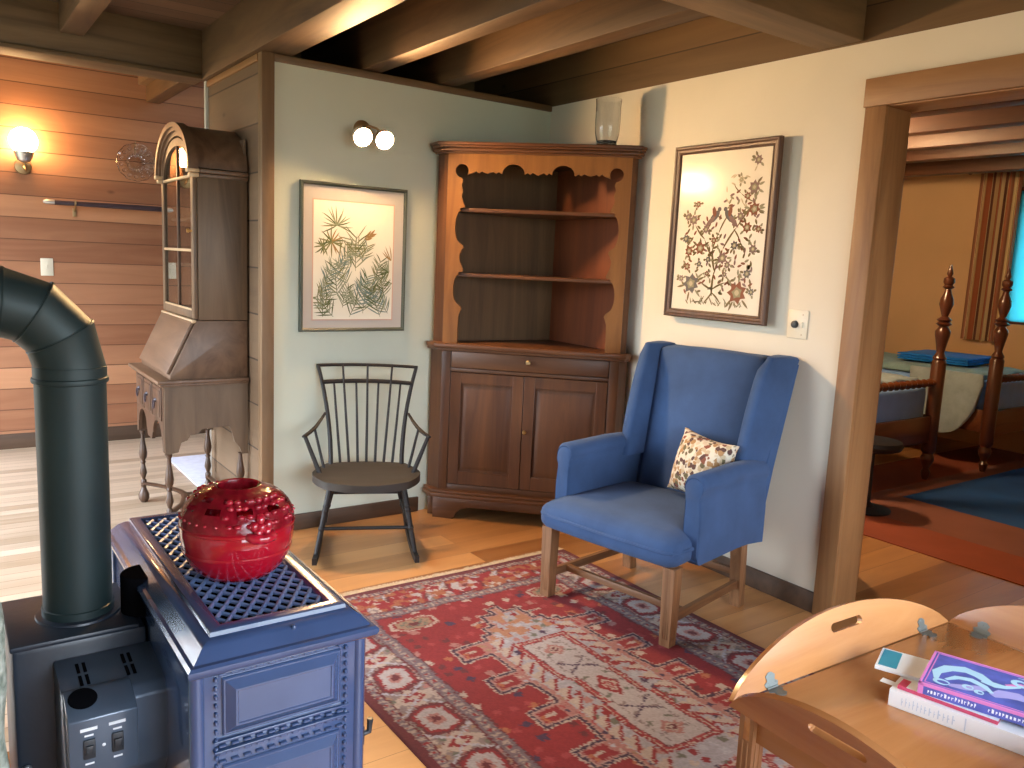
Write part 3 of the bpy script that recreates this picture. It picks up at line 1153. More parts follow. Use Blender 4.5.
# local x -0.21..0.21, y -0.5..0.48; body
HX, Y0, Y1 = 0.192, -0.46, 0.44
b = B()
box(b, (-HX, Y0, 0.13), (HX, Y1, 0.625), 0.006)
for sx in (-1, 1):
    for y in (Y0, Y1):
        lathe(b, [(0.017, 0.12), (0.017, 0.63)], 14, T(sx * (HX - 0.008), y + (0.01 if y < 0 else -0.01), 0))
fin('body', b, M['iron'], st)
b = B()
box(b, (-HX - 0.012, Y0 - 0.012, 0.10), (HX + 0.012, Y1 + 0.012, 0.135), 0.008)
fin('base_plate', b, M['iron'], st)
for sx in (-1, 1):
    for sy in (-1, 1):
        b = B()
        x, y = sx * 0.17, (Y0 + 0.035 if sy < 0 else Y1 - 0.035)
        tube(b, [(x, y, 0.11), (x + sx * 0.025, y + sy * 0.02, 0.08), (x + sx * 0.02, y + sy * 0.015, 0.035), (x + sx * 0.035, y + sy * 0.025, 0.0)], [0.03, 0.028, 0.016, 0.02], 10)
        fin('leg', b, M['iron'], st)


def ring(bm, x0, x1, y0, y1, prof, mi=0):
    """moulded rectangular frame: prof is a list of (inset, z)"""
    lp = []
    for d, z in prof:
        lp.append([(x0 + d, y0 + d, z), (x1 - d, y0 + d, z), (x1 - d, y1 - d, z), (x0 + d, y1 - d, z)])
    loft(bm, lp, None, mi, True, True)


# moulded top
b = B()
ring(b, -0.212, 0.212, -0.502, 0.478, [(0.03, 0.622), (0.012, 0.624), (0.004, 0.630), (0.0, 0.638), (0.0, 0.646), (0.006, 0.652), (0.014, 0.654), (0.020, 0.660), (0.034, 0.676), (0.050, 0.686), (0.058, 0.688), (0.060, 0.697), (0.066, 0.700), (0.086, 0.700), (0.090, 0.696), (0.094, 0.690), (0.098, 0.66), (0.06, 0.64)])
tp = fin('top_frame', b, M['iron'], st, 28)
sphere_b = B()
sphere(sphere_b, (0.02, -0.467, 0.680), 0.006, None, 0, 10, 6)
fin('stud', sphere_b, M['iron'], tp)
# lattice
b = B()
gx0, gx1, gy0, gy1 = -0.120, 0.120, -0.41, 0.386
def clip(p, d):
    t0, t1 = -9, 9
    for k, (a, c) in enumerate(((gx0, gx1), (gy0, gy1))):
        if abs(d[k]) < 1e-9:
            continue
        ta, tb_ = (a - p[k]) / d[k], (c - p[k]) / d[k]
        t0, t1 = max(t0, min(ta, tb_)), min(t1, max(ta, tb_))
    return t0, t1
sp = 0.029
for sgn in (1, -1):
    d = (math.cos(math.radians(58)), sgn * math.sin(math.radians(58)))
    nn = (-d[1], d[0])
    for k in range(-14, 15):
        p0 = (nn[0] * k * sp, nn[1] * k * sp + (gy0 + gy1) / 2)
        t0, t1 = clip(p0, d)
        if t1 - t0 > 0.01:
            q0 = (p0[0] + d[0] * t0, p0[1] + d[1] * t0, 0.691)
            q1 = (p0[0] + d[0] * t1, p0[1] + d[1] * t1, 0.691)
            tube(b, [q0, q1], 0.0052, 6)
fin('lattice', b, M['iron_grate'], st)
b = B()
box(b, (gx0, gy0, 0.640), (gx1, gy1, 0.652))
fin('griddle', b, M['black'], st)


def fielded(name, x0, x1, z0, z1, parent, axis='y', at=Y0, s=-1):
    """raised panel on a stove side with a bevelled field"""
    bb = B()
    lp = []
    for d, q in ((0, 0.0), (0.0, 0.005), (0.003, 0.008), (0.006, 0.008), (0.024, 0.022), (0.028, 0.022), (0.030, 0.020)):
        y = at + s * q
        if axis == 'y':
            lp.append([(x0 + d, y, z0 + d), (x1 - d, y, z0 + d), (x1 - d, y, z1 - d), (x0 + d, y, z1 - d)])
        else:
            lp.append([(y, x0 + d, z0 + d), (y, x1 - d, z0 + d), (y, x1 - d, z1 - d), (y, x0 + d, z1 - d)])
    loft(bb, lp)
    return fin(name, bb, M['iron'], parent, 25)


fielded('side_panel', -0.135, 0.133, 0.468, 0.600, st)
fielded('side_panel', -0.135, 0.133, 0.185, 0.398, st)
fielded('door', -0.43, 0.41, 0.17, 0.6, st, 'x', HX, 1)
b = B()
for z in (0.445, 0.428, 0.610, 0.408, 0.168):
    n_ = 11
    for i in range(n_):
        x = -0.135 + 0.268 * i / (n_ - 1)
        box(b, (x - 0.0085, Y0 - 0.009, z - 0.0035), (x + 0.0085, Y0 + 0.001, z + 0.0035), 0.002, None, 0, 1)
for x in (-0.148, 0.147):
    for i in range(22):
        z = 0.18 + 0.42 * i / 21
        box(b, (x - 0.0038, Y0 - 0.009, z - 0.0055), (x + 0.0038, Y0 + 0.001, z + 0.0055), 0.002, None, 0, 1)
box(b, (-0.155, Y0 - 0.016, 0.434), (0.155, Y0 + 0.002, 0.440), 0.002)
box(b, (-0.155, Y0 - 0.012, 0.455), (0.155, Y0 + 0.002, 0.461), 0.002)
bd = fin('beaded_border', b, M['iron'], st)
b = B()
box(b, (HX, -0.45, 0.325), (HX + 0.014, -0.43, 0.375), 0.003)
tube(b, [(HX + 0.01, -0.44, 0.35), (HX + 0.03, -0.44, 0.352), (HX + 0.032, -0.44, 0.385)], [0.006, 0.007, 0.008], 8)
fin('latch', b, M['switch_dark'], st)
# flue box behind, with the collar plate the pipe stands on
b = B()
box(b, (-0.488, -0.028, 0.12), (-0.196, 0.262, 0.555), 0.012)
fb = fin('flue_box', b, M['iron_dark'], st)
b = B()
box(b, (-0.492, -0.034, 0.553), (-0.214, 0.268, 0.568), 0.006)
lathe(b, [(0.098, 0.567), (0.096, 0.573), (0.088, 0.575), (0.0, 0.575)], 32, T(-0.33, 0.11, 0))
fin('collar_plate', b, M['iron_dark'], st)
b = B()
lathe(b, [(0.055, 0.567), (0.055, 0.664), (0.052, 0.668), (0.0, 0.668)], 28, T(-0.186, 0.052, 0))
fin('dark_hole_drum', b, M['black'], st)  # added black drum, paints the dark of an opening in the rim
# blower with its switch box
b = B()
pr = [(-0.03, 0.22), (-0.03, 0.515), (-0.195, 0.492), (-0.215, 0.470), (-0.215, 0.30), (-0.16, 0.22)]
prism(b, pr, -0.405, -0.185, YZ, 0, 0.006)
bl = fin('blower', b, M['grey_metal'], st)
for x in (-0.36, -0.262):
    b = B()
    for k, dy in ((0, -0.085), (1, -0.135)):
        for j in (0, 1):
            Mz = T(x + 0.014 * j, dy, 0.516 + dy * 0.139 + 0.0046) @ RX(8)
            box(b, (-0.0035, -0.019, -0.001), (0.0035, 0.019, 0.0008), 0.0, Mz)
    fin('vent_slots', b, M['black'], bl)
b = B()
prism(b, [(-0.165, 0.450), (-0.165, 0.501), (-0.185, 0.499), (-0.238, 0.478), (-0.252, 0.466), (-0.252, 0.325), (-0.205, 0.325)], -0.402, -0.262, YZ, 0, 0.004)
cb = fin('switch_box', b, M['grey_metal'], bl)
for x in (-0.362, -0.305):
    b = B()
    box(b, (x - 0.012, -0.2575, 0.375), (x + 0.012, -0.251, 0.420), 0.002)
    box(b, (x - 0.008, -0.263, 0.388), (x + 0.008, -0.256, 0.408), 0.002)
    fin('rocker_switch', b, M['switch_dark'], cb)
b = B()
for x in (-0.362, -0.305):
    box(b, (x - 0.017, -0.2532, 0.440), (x + 0.017, -0.2518, 0.447))
    box(b, (x - 0.009, -0.2532, 0.427), (x + 0.009, -0.2518, 0.431))
    box(b, (x - 0.009, -0.2532, 0.360), (x + 0.009, -0.2518, 0.364))
sphere(b, (-0.333, -0.2525, 0.398), 0.004, None, 0, 10, 6, (1, 0.4, 1))
fin('printed_marks', b, M['label_white'], cb)
b = B()
lathe(b, [(0.028, 0), (0.030, 0.001), (0.022, 0.0025), (0.001, 0.0028)], 24, T(-0.366, -0.203, 0.4925) @ RX(21))
fin('round_opening', b, M['black'], cb)
b = B()
lathe(b, [(0.006, 0), (0.012, 0.004), (0.012, 0.014), (0.007, 0.018), (0.001, 0.019)], 12, T(-0.468, -0.028, 0.257) @ RX(90))
fin('bolt', b, M['steel'], fb)

# stovepipe with a three-piece elbow
sv = root('stovepipe', (-2.905, -1.91, 0.5752), 0, 'dark green grey stovepipe rising from the stove and bending left', 'stovepipe')
b = B()
lathe(b, [(0.083, 0.0), (0.083, 0.018), (0.079, 0.02), (0.079, 0.585), (0.084, 0.587), (0.085, 0.592), (0.084, 0.598), (0.081, 0.6), (0.081, 0.625), (0.0795, 0.626)], 36)
fin('upright_pipe', b, M['pipe'], sv, 30)
bc = V((-0.155, 0, 0.625))   # centre of the bend
RB = 0.155


def bend(a, r=0.08, n=36):
    a = math.radians(a)
    c = bc + V((RB * math.cos(a), 0, RB * math.sin(a)))
    e = V((math.cos(a), 0, math.sin(a)))
    return [c + e * (r * math.cos(2 * PI * k / n)) + V((0, 1, 0)) * (r * math.sin(2 * PI * k / n)) for k in range(n)]


for a0, a1, r0, r1 in ((0, 28, 0.0795, 0.0815), (28, 58, 0.0795, 0.0815), (58, 84, 0.0795, 0.0815)):
    b = B()
    lp = [bend(a0, r0)]
    q0, q1 = bend(a0, r0), bend(a1, r1)
    lp = [q0, [p.lerp(q, 0.94) for p, q in zip(q0, q1)], bend(a1, r1 + 0.002), bend(a1 + 1.0, r1 + 0.001)]
    loft(b, lp)
    fin('elbow_gore', b, M['pipe'], sv, 30)
b = B()
e = bend(85, 0.084)
e2 = [p + V((-0.02, 0, 0.0015)) for p in e]
f0 = [p + V((-0.39, 0, 0.03)) for p in bend(85, 0.082)]
loft(b, [e, e2, [p + V((-0.021, 0, 0.0015)) for p in bend(85, 0.082)], f0])
fin('horizontal_pipe', b, M['pipe'], sv, 30)

# stone chimney and low stone hearth wall
ms, nt, p = nodes('field_stone')
tc = N(nt, 'ShaderNodeTexCoord')
vo = N(nt, 'ShaderNodeTexVoronoi', i_Scale=7.0)
nt.links.new(tc.outputs['Object'], vo.inputs['Vector'])
n1 = N(nt, 'ShaderNodeTexNoise', i_Scale=40.0, i_Detail=6.0)
nt.links.new(tc.outputs['Object'], n1.inputs['Vector'])
r = ramp(nt, [(0.3, (0.20, 0.24, 0.19)), (0.5, (0.36, 0.40, 0.33)), (0.72, (0.58, 0.61, 0.53))])
nt.links.new(n1.outputs[0], r.inputs[0])
nt.links.new(r.outputs[0], p.inputs['Base Color'])
p.inputs['Roughness'].default_value = 0.9
bb_ = N(nt, 'ShaderNodeBump', i_Strength=0.8, i_Distance=0.02)
nt.links.new(n1.outputs[0], bb_.inputs['Height'])
nt.links.new(bb_.outputs[0], p.inputs['Normal'])
M['stone'] = ms


def stone_block(lo, hi, amp, seed):
    bb = B()
    rr = random.Random(seed)
    ph = [rr.uniform(0, 6) for _ in range(9)]

    def f(p, un):
        q = p
        d = 0
        for i, k in enumerate((9, 17, 31)):
            d += amp / (i + 1) * math.sin(k * q.x + ph[i]) * math.sin(k * q.z + ph[i + 3]) * math.cos(k * q.y + ph[i + 6])
        return q + V((un.x, un.y, un.z)) * d
    puff(bb, lo, hi, 0.05, 22, f)
    return bb


hs = struct('wall_hearth', stone_block((-3.44, -2.24, 0.0), (-3.080, -2.065, 0.735), 0.008, 3), M['stone'])
struct('wall_chimney', stone_block((-4.3, -2.5, 0.0), (-3.49, -1.4, 2.6), 0.03, 5), M['stone'])

# ------------------------------------------------------------------ red kettle
kt = root('steamer_pot', (-2.572, -2.142, 0.6966), 0, 'round glossy red iron steamer pot with a pierced lid, sitting on the blue grey stove', 'pot')
b = B()
lathe(b, [(0.0, 0.0), (0.086, 0.0), (0.094, 0.003), (0.115, 0.022), (0.131, 0.05), (0.140, 0.085), (0.141, 0.105), (0.139, 0.112), (0.143, 0.115), (0.1435, 0.120), (0.140, 0.123), (0.12, 0.122)], 56)
bands = [(0.121, 0.040), ]
lathe(b, [(0.134, 0.056), (0.1365, 0.060), (0.136, 0.066)], 56, None, 0, False)
fin('pot_body', b, M['red_enamel'], kt, 40)
# lid: dome with an opening and rings of diamond holes
b = B()
NS, rows = 40, []
prof = [(0.1425, 0.1235), (0.1405, 0.136), (0.136, 0.150), (0.128, 0.163), (0.117, 0.175), (0.105, 0.184), (0.092, 0.191), (0.078, 0.196), (0.066, 0.199), (0.060, 0.203), (0.056, 0.2045), (0.051, 0.202), (0.049, 0.192), (0.049, 0.18)]
tb = bmesh.new()
rows = []
for i, (r_, z_) in enumerate(prof):
    off = 0.5 * (i % 2)
    bump_ = 0
    rows.append([tb.verts.new((r_ * math.cos(2 * PI * (k) / NS), r_ * math.sin(2 * PI * k / NS), z_)) for k in range(NS)])
for i in range(len(prof) - 1):
    for k in range(NS):
        hole = (i in (3,) and k % 4 in (0, 1)) or (i in (5,) and k % 4 in (2, 3))
        if hole:
            continue
        tb.faces.new((rows[i][k], rows[i][(k + 1) % NS], rows[i + 1][(k + 1) % NS], rows[i + 1][k]))
bmesh.ops.solidify(tb, geom=tb.faces[:], thickness=0.006)
merge(b, tb)
rr_ = random.Random(5)
# low leaf relief along the shoulder, thicker near the handles
for k in range(34):
    a = 2 * PI * k / 34
    near = min(abs(math.degrees(a) - h) for h in (276, 96, -84, 456)) < 42
    for r_, z_ in ((0.1385, 0.141),) + (((0.130, 0.160), (0.115, 0.176), (0.1, 0.187)) if near else ()):
        aa = a + rr_.uniform(-0.06, 0.06)
        sphere(b, (r_ * math.cos(aa), r_ * math.sin(aa), z_), 0.0095 if near else 0.0055, None, 0, 8, 6, (1, 1, 0.6))
fin('lid', b, M['red_lid'], kt, 50)
b = B()
lathe(b, [(0.0, 0.06), (0.11, 0.06), (0.11, 0.062), (0.0, 0.062)], 32)
fin('water', b, M['black'], kt)
for a in (-84, 96):
    b = B()
    Mh = RZ(a)
    pts = [(0.134, -0.030, 0.118), (0.156, -0.022, 0.116), (0.163, 0, 0.115), (0.156, 0.022, 0.116), (0.134, 0.030, 0.118)]
    tube(b, pts, [0.010, 0.011, 0.011, 0.011, 0.010], 10, Mh)
    for q in ((0.143, 0, 0.136), (0.140, -0.018, 0.140), (0.140, 0.018, 0.140), (0.136, 0, 0.152), (0.146, -0.01, 0.126), (0.146, 0.012, 0.127)):
        sphere(b, q, 0.012, Mh, 0, 10, 7)
    fin('handle', b, M['red_lid'], kt, 50)

kt.scale = (0.97, 0.97, 1.10)

# ------------------------------------------------------------------ butler's tray table
A0 = V((-1.612, -2.957, 0.455))
EXA = -2.28
tb_ = root('butler_table', (A0.x, A0.y, 0), EXA, 'honey brown butler tray table with four curved hinged leaves raised', 'table')
TL, TW, TZ = 0.971, 0.622, 0.455     # local x 0..TL, y 0..-TW
b = B()
box(b, (0.004, -TW + 0.004, TZ - 0.02), (TL - 0.004, -0.004, TZ), 0.003)
fin('tray_top', b, M['table_x'], tb_)
for (x0, y0, x1, y1) in ((0.012, -0.045, TL - 0.012, -0.025), (0.012, -TW + 0.025, TL - 0.012, -TW + 0.045)):
    b = B()
    box(b, (x0, y0, TZ - 0.085), (x1, y1, TZ - 0.021), 0.002)
    fin('apron', b, M['table_x'], tb_)
for x0 in (0.025, TL - 0.045):
    b = B()
    box(b, (x0, -TW + 0.045, TZ - 0.085), (x0 + 0.02, -0.045, TZ - 0.021), 0.002)
    fin('apron', b, M['table_y'], tb_)
for x in (0.034, TL - 0.034):
    for y in (-0.034, -TW + 0.034):
        b = B()
        lp = []
        for z, h in ((RUGZ, 0.019), (TZ - 0.021, 0.022)):
            lp.append([(x - h, y - h, z), (x + h, y - h, z), (x + h, y + h, z), (x - h, y + h, z)])
        loft(b, lp)
        for k in (-0.008, 0.008):
            box(b, (x + k - 0.002, y - 0.0235, 0.03), (x + k + 0.002, y - 0.019, TZ - 0.09), 0.0008)
            box(b, (x - 0.0235, y + k - 0.002, 0.03), (x - 0.019, y + k + 0.002, TZ - 0.09), 0.0008)
        fin('leg', b, M['table_z'], tb_)


def leaf(L, H, holes=True):
    """flat leaf in local (u 0..L, v 0..H): circular-segment outline with a slotted hand hole"""
    n = 28
    th = 0.016
    tb = bmesh.new()
    outer = [(0.0, 0.0)]
    for i in range(n + 1):
        u = i / n
        outer.append((L * u, 0.004 + (H - 0.004) * (1 - (2 * u - 1) ** 2) ** 0.8))
    outer.append((L, 0.0))
    # hand hole: rounded slot, slightly bowed
    hw, hh, hv = 0.058, 0.0125, H * 0.66
    slot = []
    for a0, cx in ((-90, hw), (90, -hw)):
        for k in range(7):
            a = math.radians(a0 + 180 * k / 6)
            x = cx + hh * math.cos(a)
            slot.append((L / 2 + x, hv + hh * math.sin(a) - 0.12 * (x * x) * 6))
    # split outline into left and right halves around the slot so every face is simple
    vo = [tb.verts.new((p[0], p[1], 0)) for p in outer]
    vs = [tb.verts.new((p[0], p[1], 0)) for p in slot]
    eo = [tb.edges.new((vo[i], vo[(i + 1) % len(vo)])) for i in range(len(vo)) if (vo[i].co - vo[(i + 1) % len(vo)].co).length > 1e-7]
    es = [tb.edges.new((vs[i], vs[(i + 1) % len(vs)])) for i in range(len(vs))]
    bmesh.ops.triangle_fill(tb, use_beauty=True, use_dissolve=False, edges=eo + es)
    # drop triangles inside the slot
    kill = []
    for f in tb.faces:
        if all(v in vs for v in f.verts):
            kill.append(f)
    bmesh.ops.delete(tb, geom=kill, context='FACES_ONLY')
    ex = bmesh.ops.extrude_face_region(tb, geom=tb.faces[:])
    for v in ex['geom']:
        if isinstance(v, bmesh.types.BMVert):
            v.co.z += th
    bmesh.ops.remove_doubles(tb, verts=tb.verts[:], dist=1e-5)
    return tb


def hinge_plate(bm, Mx):
    # cut-corner brass plate lying flat around the origin: u along the joint, v away from it
    pl2 = [(-0.022, 0.001), (0.022, 0.001), (0.026, 0.010), (0.014, 0.016), (0.018, 0.028), (0.006, 0.036), (-0.006, 0.036), (-0.018, 0.028), (-0.014, 0.016), (-0.026, 0.010)]
    prism(bm, pl2, 0.0, 0.0016, Mx)
    for uv in ((-0.014, 0.009), (0.014, 0.009), (0, 0.028)):
        sphere(bm, (uv[0], uv[1], 0.0018), 0.003, Mx, 0, 8, 4, (1, 1, 0.4))


LEAN = 70    # degrees above horizontal
specs = [('x', T(0, 0, TZ - 0.016), 0, TL), ('near', T(0, -TW, TZ - 0.016) @ RZ(90), 0, TW), ('end', T(TL, 0, TZ - 0.016) @ RZ(-90), 0, TW), ('front', T(TL, -TW, TZ - 0.016) @ RZ(180), 0, TL)]
for nm, Mb, _, L in specs:
    Ml = Mb @ T(0, 0.001, 0.016) @ RX(LEAN) @ T(0, 0, -0.016)
    b = B()
    merge(b, leaf(L, 0.143), Ml)
    lf = fin('leaf', b, M['table_x'] if nm in ('x', 'front') else M['table_y'], tb_, 30)
    for u in (0.115 * (L / 0.92) + 0.02, L - 0.115 * (L / 0.92) - 0.02):
        b = B()
        hinge_plate(b, Ml @ T(u, 0.003, 0.0162))
        hinge_plate(b, Mb @ T(u, -0.004, 0.0163) @ RZ(180))
        tube(b, [(u - 0.02, -0.0005, 0.0185), (u + 0.02, -0.0005, 0.0185)], 0.0028, 8, Mb)
        fin('hinge', b, M['hinge'], lf, 40, None)

# ------------------------------------------------------------------ books on the table


def book(name, label, origin, ang, L, W, H, cover, pages, paper=False, cat='book', ct=0.0016):
    """local: x along the spine 0..L, y across 0..W, z 0..H; the spine faces -y"""
    bk = root(name, origin, ang, label, cat)
    b = B()
    box(b, (0, 0, 0), (L, W, ct), 0.0005, None, 0, 1)
    box(b, (0, 0, H - ct), (L, W, H), 0.0005, None, 0, 1)
    box(b, (0, 0, 0.0002), (L, ct, H - 0.0002), 0.0006, None, 0, 1)
    cv = fin('cover', b, cover, bk)
    b = B()
    i = 0.002
    box(b, (i, ct, ct), (L - i, W - i, H - ct))
    fin('pages', b, pages, bk)
    return bk, cv


def dirang(dx, dy):
    return math.degrees(math.atan2(dy, dx))


M['pages'] = plain('page_edges', (0.76, 0.75, 0.70), 0.85, vary=0.05, vscale=60)
M['cover_white'] = plain('white_cover', (0.86, 0.90, 0.91), 0.35, coat=0.3)
M['faint_blue'] = plain('faint_blue_print', (0.58, 0.68, 0.78), 0.5)
M['cover_blue'] = plain('violet_blue_cover', (0.10, 0.12, 0.45), 0.35, coat=0.3, vary=0.3, vscale=20)
M['print_pink'] = plain('pink_print', (0.68, 0.22, 0.52), 0.4)
M['print_aqua'] = plain('aqua_print', (0.42, 0.66, 0.80), 0.4)
M['print_lilac'] = plain('lilac_print', (0.38, 0.36, 0.70), 0.4)
M['cover_teal'] = plain('teal_cover', (0.04, 0.30, 0.42), 0.4)
M['cover_red'] = plain('red_cover', (0.58, 0.07, 0.14), 0.4)
ZT = TZ + 0.0006
a1 = dirang(0.064, -0.289)
wb, cv = book('paperback_book', 'thick white paperback at the bottom of the pile on the butler table', (-1.285, -3.166, ZT), a1, 0.30, 0.215, 0.043, M['cover_white'], M['pages'])
b = B()
rr_ = random.Random(8)
x = 0.03
while x < 0.15:
    w_ = rr_.uniform(0.004, 0.009)
    hh_ = rr_.choice((0.016, 0.019, 0.022))
    box(b, (x, -0.0006, 0.011), (x + w_ * 0.35, 0.0002, 0.011 + hh_))
    box(b, (x + w_ * 0.35, -0.0006, 0.011 + hh_ * 0.45), (x + w_ * 0.8, 0.0002, 0.011 + hh_ * 0.62))
    x += w_ + 0.004
box(b, (0.17, -0.0006, 0.006), (0.173, 0.0002, 0.037))
fin('spine_lettering', b, M['faint_blue'], cv)
b = B()
tb = bmesh.new()
prism(b, [(-0.034, 0.035), (0.03, 0.035), (0.03, 0.055), (-0.034, 0.06)], 0.036, 0.0365)
fin('bookmark', b, M['cover_white'], wb)

a2 = dirang(0.30, -0.95)
z2 = ZT + 0.0436
o2 = V((-1.215, -3.075, z2))
tbk, cv = book('slim_book', 'slim teal and white booklet sticking out under the violet book', (-1.222, -3.088, z2), dirang(0.36, -0.93), 0.21, 0.125, 0.009, M['cover_white'], M['pages'], ct=0.0012)
b = B()
box(b, (0.006, 0.012, 0.0088), (0.05, 0.118, 0.0096))
fin('cover_band', b, M['cover_teal'], cv)
rbk, cv = book('slim_book', 'slim red edged booklet under the violet book, on the white paperback', (-1.268, -3.176, z2), dirang(0.2, -0.98), 0.22, 0.045, 0.009, M['cover_red'], M['pages'], ct=0.0012)
b = B()
box(b, (0.02, 0.001, 0.0088), (0.22, 0.046, 0.0096))
fin('cover_band', b, M['cover_white'], cv)
z3 = z2 + 0.0102
vb, cv = book('illustrated_book', 'violet blue book with a pink border and pale swirls, uppermost on the butler table', (-1.262, -3.222, z3), a2, 0.31, 0.215, 0.027, M['cover_blue'], M['pages'], ct=0.002)
L_, W_, H_ = 0.31, 0.215, 0.027
b = B()
for (x0, y0, x1, y1) in ((0, 0, L_, 0.007), (0, W_ - 0.006, L_, W_), (0, 0, 0.006, W_), (L_ - 0.006, 0, L_, W_), (0.010, 0.012, L_ - 0.01, 0.0145), (0.010, 0.012, 0.0125, W_ - 0.01), (0.01, W_ - 0.0125, L_ - 0.01, W_ - 0.01)):
    box(b, (x0, y0, H_ - 0.0002), (x1, y1, H_ + 0.0006))
box(b, (0, -0.0006, H_ - 0.006), (L_, 0.0002, H_))
box(b, (0, -0.0006, 0), (0.012, 0.0002, H_))
tube(b, [(0.17, 0.13, H_ + 0.0003), (0.20, 0.155, H_ + 0.0003), (0.25, 0.16, H_ + 0.0003), (0.30, 0.19, H_ + 0.0003)], [0.004, 0.007, 0.006, 0.004], 8, None, 0, 0.08)
fin('cover_border', b, M['print_pink'], cv)
b = B()


def ribbon(bm, pts, w, z):
    n = len(pts)
    lp = []
    for i in range(n):
        a = V(pts[max(0, i - 1)])
        c = V(pts[min(n - 1, i + 1)])
        t = (c - a).normalized()
        q = V((-t.y, t.x)) if True else None
        ww = w * math.sin(PI * (i + 0.6) / (n + 0.2)) + 0.0008
        lp.append((V(pts[i]) + q * ww, V(pts[i]) - q * ww))
    for (p0, q0), (p1, q1) in zip(lp[:-1], lp[1:]):
        vs = [bm.verts.new((p.x, p.y, z)) for p in (p0, q0, q1, p1)]
        bm.faces.new(vs)


zz = H_ + 0.0004
ribbon(b, [(0.03, 0.05), (0.025, 0.09), (0.045, 0.13), (0.08, 0.15), (0.11, 0.14), (0.14, 0.115), (0.17, 0.12)], 0.016, zz)
ribbon(b, [(0.05, 0.06), (0.07, 0.09), (0.10, 0.10), (0.13, 0.085), (0.15, 0.06)], 0.010, zz + 0.0002)
sw = []
for i in range(22):
    a = i / 21 * 2.6 * PI
    r_ = 0.006 + 0.026 * i / 21
    sw.append((0.20 + r_ * math.cos(a), 0.165 + r_ * math.sin(a) * 0.9))
ribbon(b, sw, 0.006, zz + 0.0004)
ribbon(b, [(0.20, 0.14), (0.17, 0.115), (0.15, 0.105), (0.12, 0.11)], 0.008, zz + 0.0003)
sw = [(0.045 + 0.016 * math.cos(a * 0.5), 0.04 + 0.012 * math.sin(a * 0.5)) for a in range(13)]
ribbon(b, sw, 0.004, zz)
for cx, cy, r_ in ((0.10, 0.055, 0.010), (0.125, 0.045, 0.008), (0.235, 0.06, 0.014), (0.26, 0.085, 0.010)):
    sw = [(cx + r_ * math.cos(2 * PI * i / 14), cy + r_ * math.sin(2 * PI * i / 14)) for i in range(15)]
    ribbon(b, sw, 0.0035, zz)
fin('cover_swirls', b, M['print_aqua'], cv)
b = B()
ribbon(b, [(0.15, 0.05), (0.17, 0.075), (0.20, 0.085), (0.23, 0.075)], 0.02, zz - 0.0001)
ribbon(b, [(0.06, 0.035), (0.09, 0.045), (0.12, 0.065), (0.14, 0.08)], 0.014, zz - 0.0001)
fin('cover_shapes', b, M['print_lilac'], cv)
b = B()
x = 0.022
for w0, w1 in ((0.022, 0.125), (0.15, 0.235)):
    x = w0
    while x < w1:
        w_ = rr_.uniform(0.004, 0.007)
        h_ = rr_.choice((0.007, 0.008, 0.0105))
        box(b, (x, -0.0006, 0.007), (x + 0.0016, 0.0002, 0.007 + h_))
        box(b, (x + 0.0016, -0.0006, 0.007 + h_ * rr_.choice((0.0, 0.4, 0.7))), (x + w_ * 0.7, 0.0002, 0.0085 + h_ * 0.75))
        x += w_ + 0.0016
box(b, (0.262, -0.0006, 0.004), (0.29, 0.0002, 0.022))
fin('spine_lettering', b, M['cover_white'], cv)

# ------------------------------------------------------------------ oriental rug (pattern woven as vertex colours on a fine grid)
X0, X1, YT, YB = -2.04, -0.50, -0.955, -3.66
STEP = 0.0055
nx, ny = int((X1 - X0) / STEP) + 1, int((YT - YB) / STEP) + 1
gx = np.linspace(X0, X1, nx)
gy = np.linspace(YT, YB, ny)
GX, GY = np.meshgrid(gx, gy)
U = GX - (X0 + X1) / 2            # -0.77 .. 0.77
WX = 0.004 * np.sin(GY * 13 + 1.0) + 0.003 * np.sin(GY * 31)
U = U + WX
W_ = YT - GY + 0.004 * np.sin(GX * 17) + 0.003 * np.sin(GX * 37 + 2)                      # 0 at the fringe end, grows towards the camera
HWD = (X1 - X0) / 2
LEN = YT - YB
rs = np.random.RandomState(4)
C_RED = np.array((0.30, 0.020, 0.028))
C_RED2 = np.array((0.40, 0.05, 0.06))
C_MAR = np.array((0.14, 0.025, 0.035))
C_CRM = np.array((0.56, 0.48, 0.41))
C_BLU = np.array((0.50, 0.53, 0.60))
C_NVY = np.array((0.045, 0.035, 0.09))
C_PNK = np.array((0.46, 0.22, 0.20))
C_TAN = np.array((0.40, 0.27, 0.18))
C_GRY = np.array((0.27, 0.23, 0.23))
C_GRN = np.array((0.16, 0.19, 0.15))
C_ORG = np.array((0.48, 0.17, 0.08))
img = np.zeros(U.shape + (3,))
edge = np.minimum(HWD - np.abs(U), np.minimum(W_, LEN - W_))      # distance to the nearest edge
# coordinate along the border
side = (HWD - np.abs(U)) < np.minimum(W_, LEN - W_)
along = np.where(side, W_, U + 10.0)


def put(mask, c):
    img[mask] = c


def cell(a, b, pa, pb, seed):
    """random number per cell of a lattice"""
    ia = np.floor(a / pa).astype(int)
    ib = np.floor(b / pb).astype(int)
    return (((ia * 73856093) ^ (ib * 19349663) ^ (seed * 83492791)) % 1000) / 1000.0


def flecks(mask, a, b, pa, pb, cols, frac, seed, rad=0.40):
    fa = (a / pa) % 1 - 0.5
    fb = (b / pb) % 1 - 0.5
    rr = cell(a, b, pa, pb, seed)
    sh = np.where(rr * 7 % 1 > 0.5, np.abs(fa) + np.abs(fb), np.maximum(np.abs(fa), np.abs(fb)) * 1.25)
    on = mask & (sh < rad) & (rr < frac)
    k = (np.floor(rr / frac * len(cols) * 0.999)).astype(int)
    for i, c in enumerate(cols):
        put(on & (k == i), c)


put(np.ones_like(U, bool), C_RED)
field = edge > 0.30
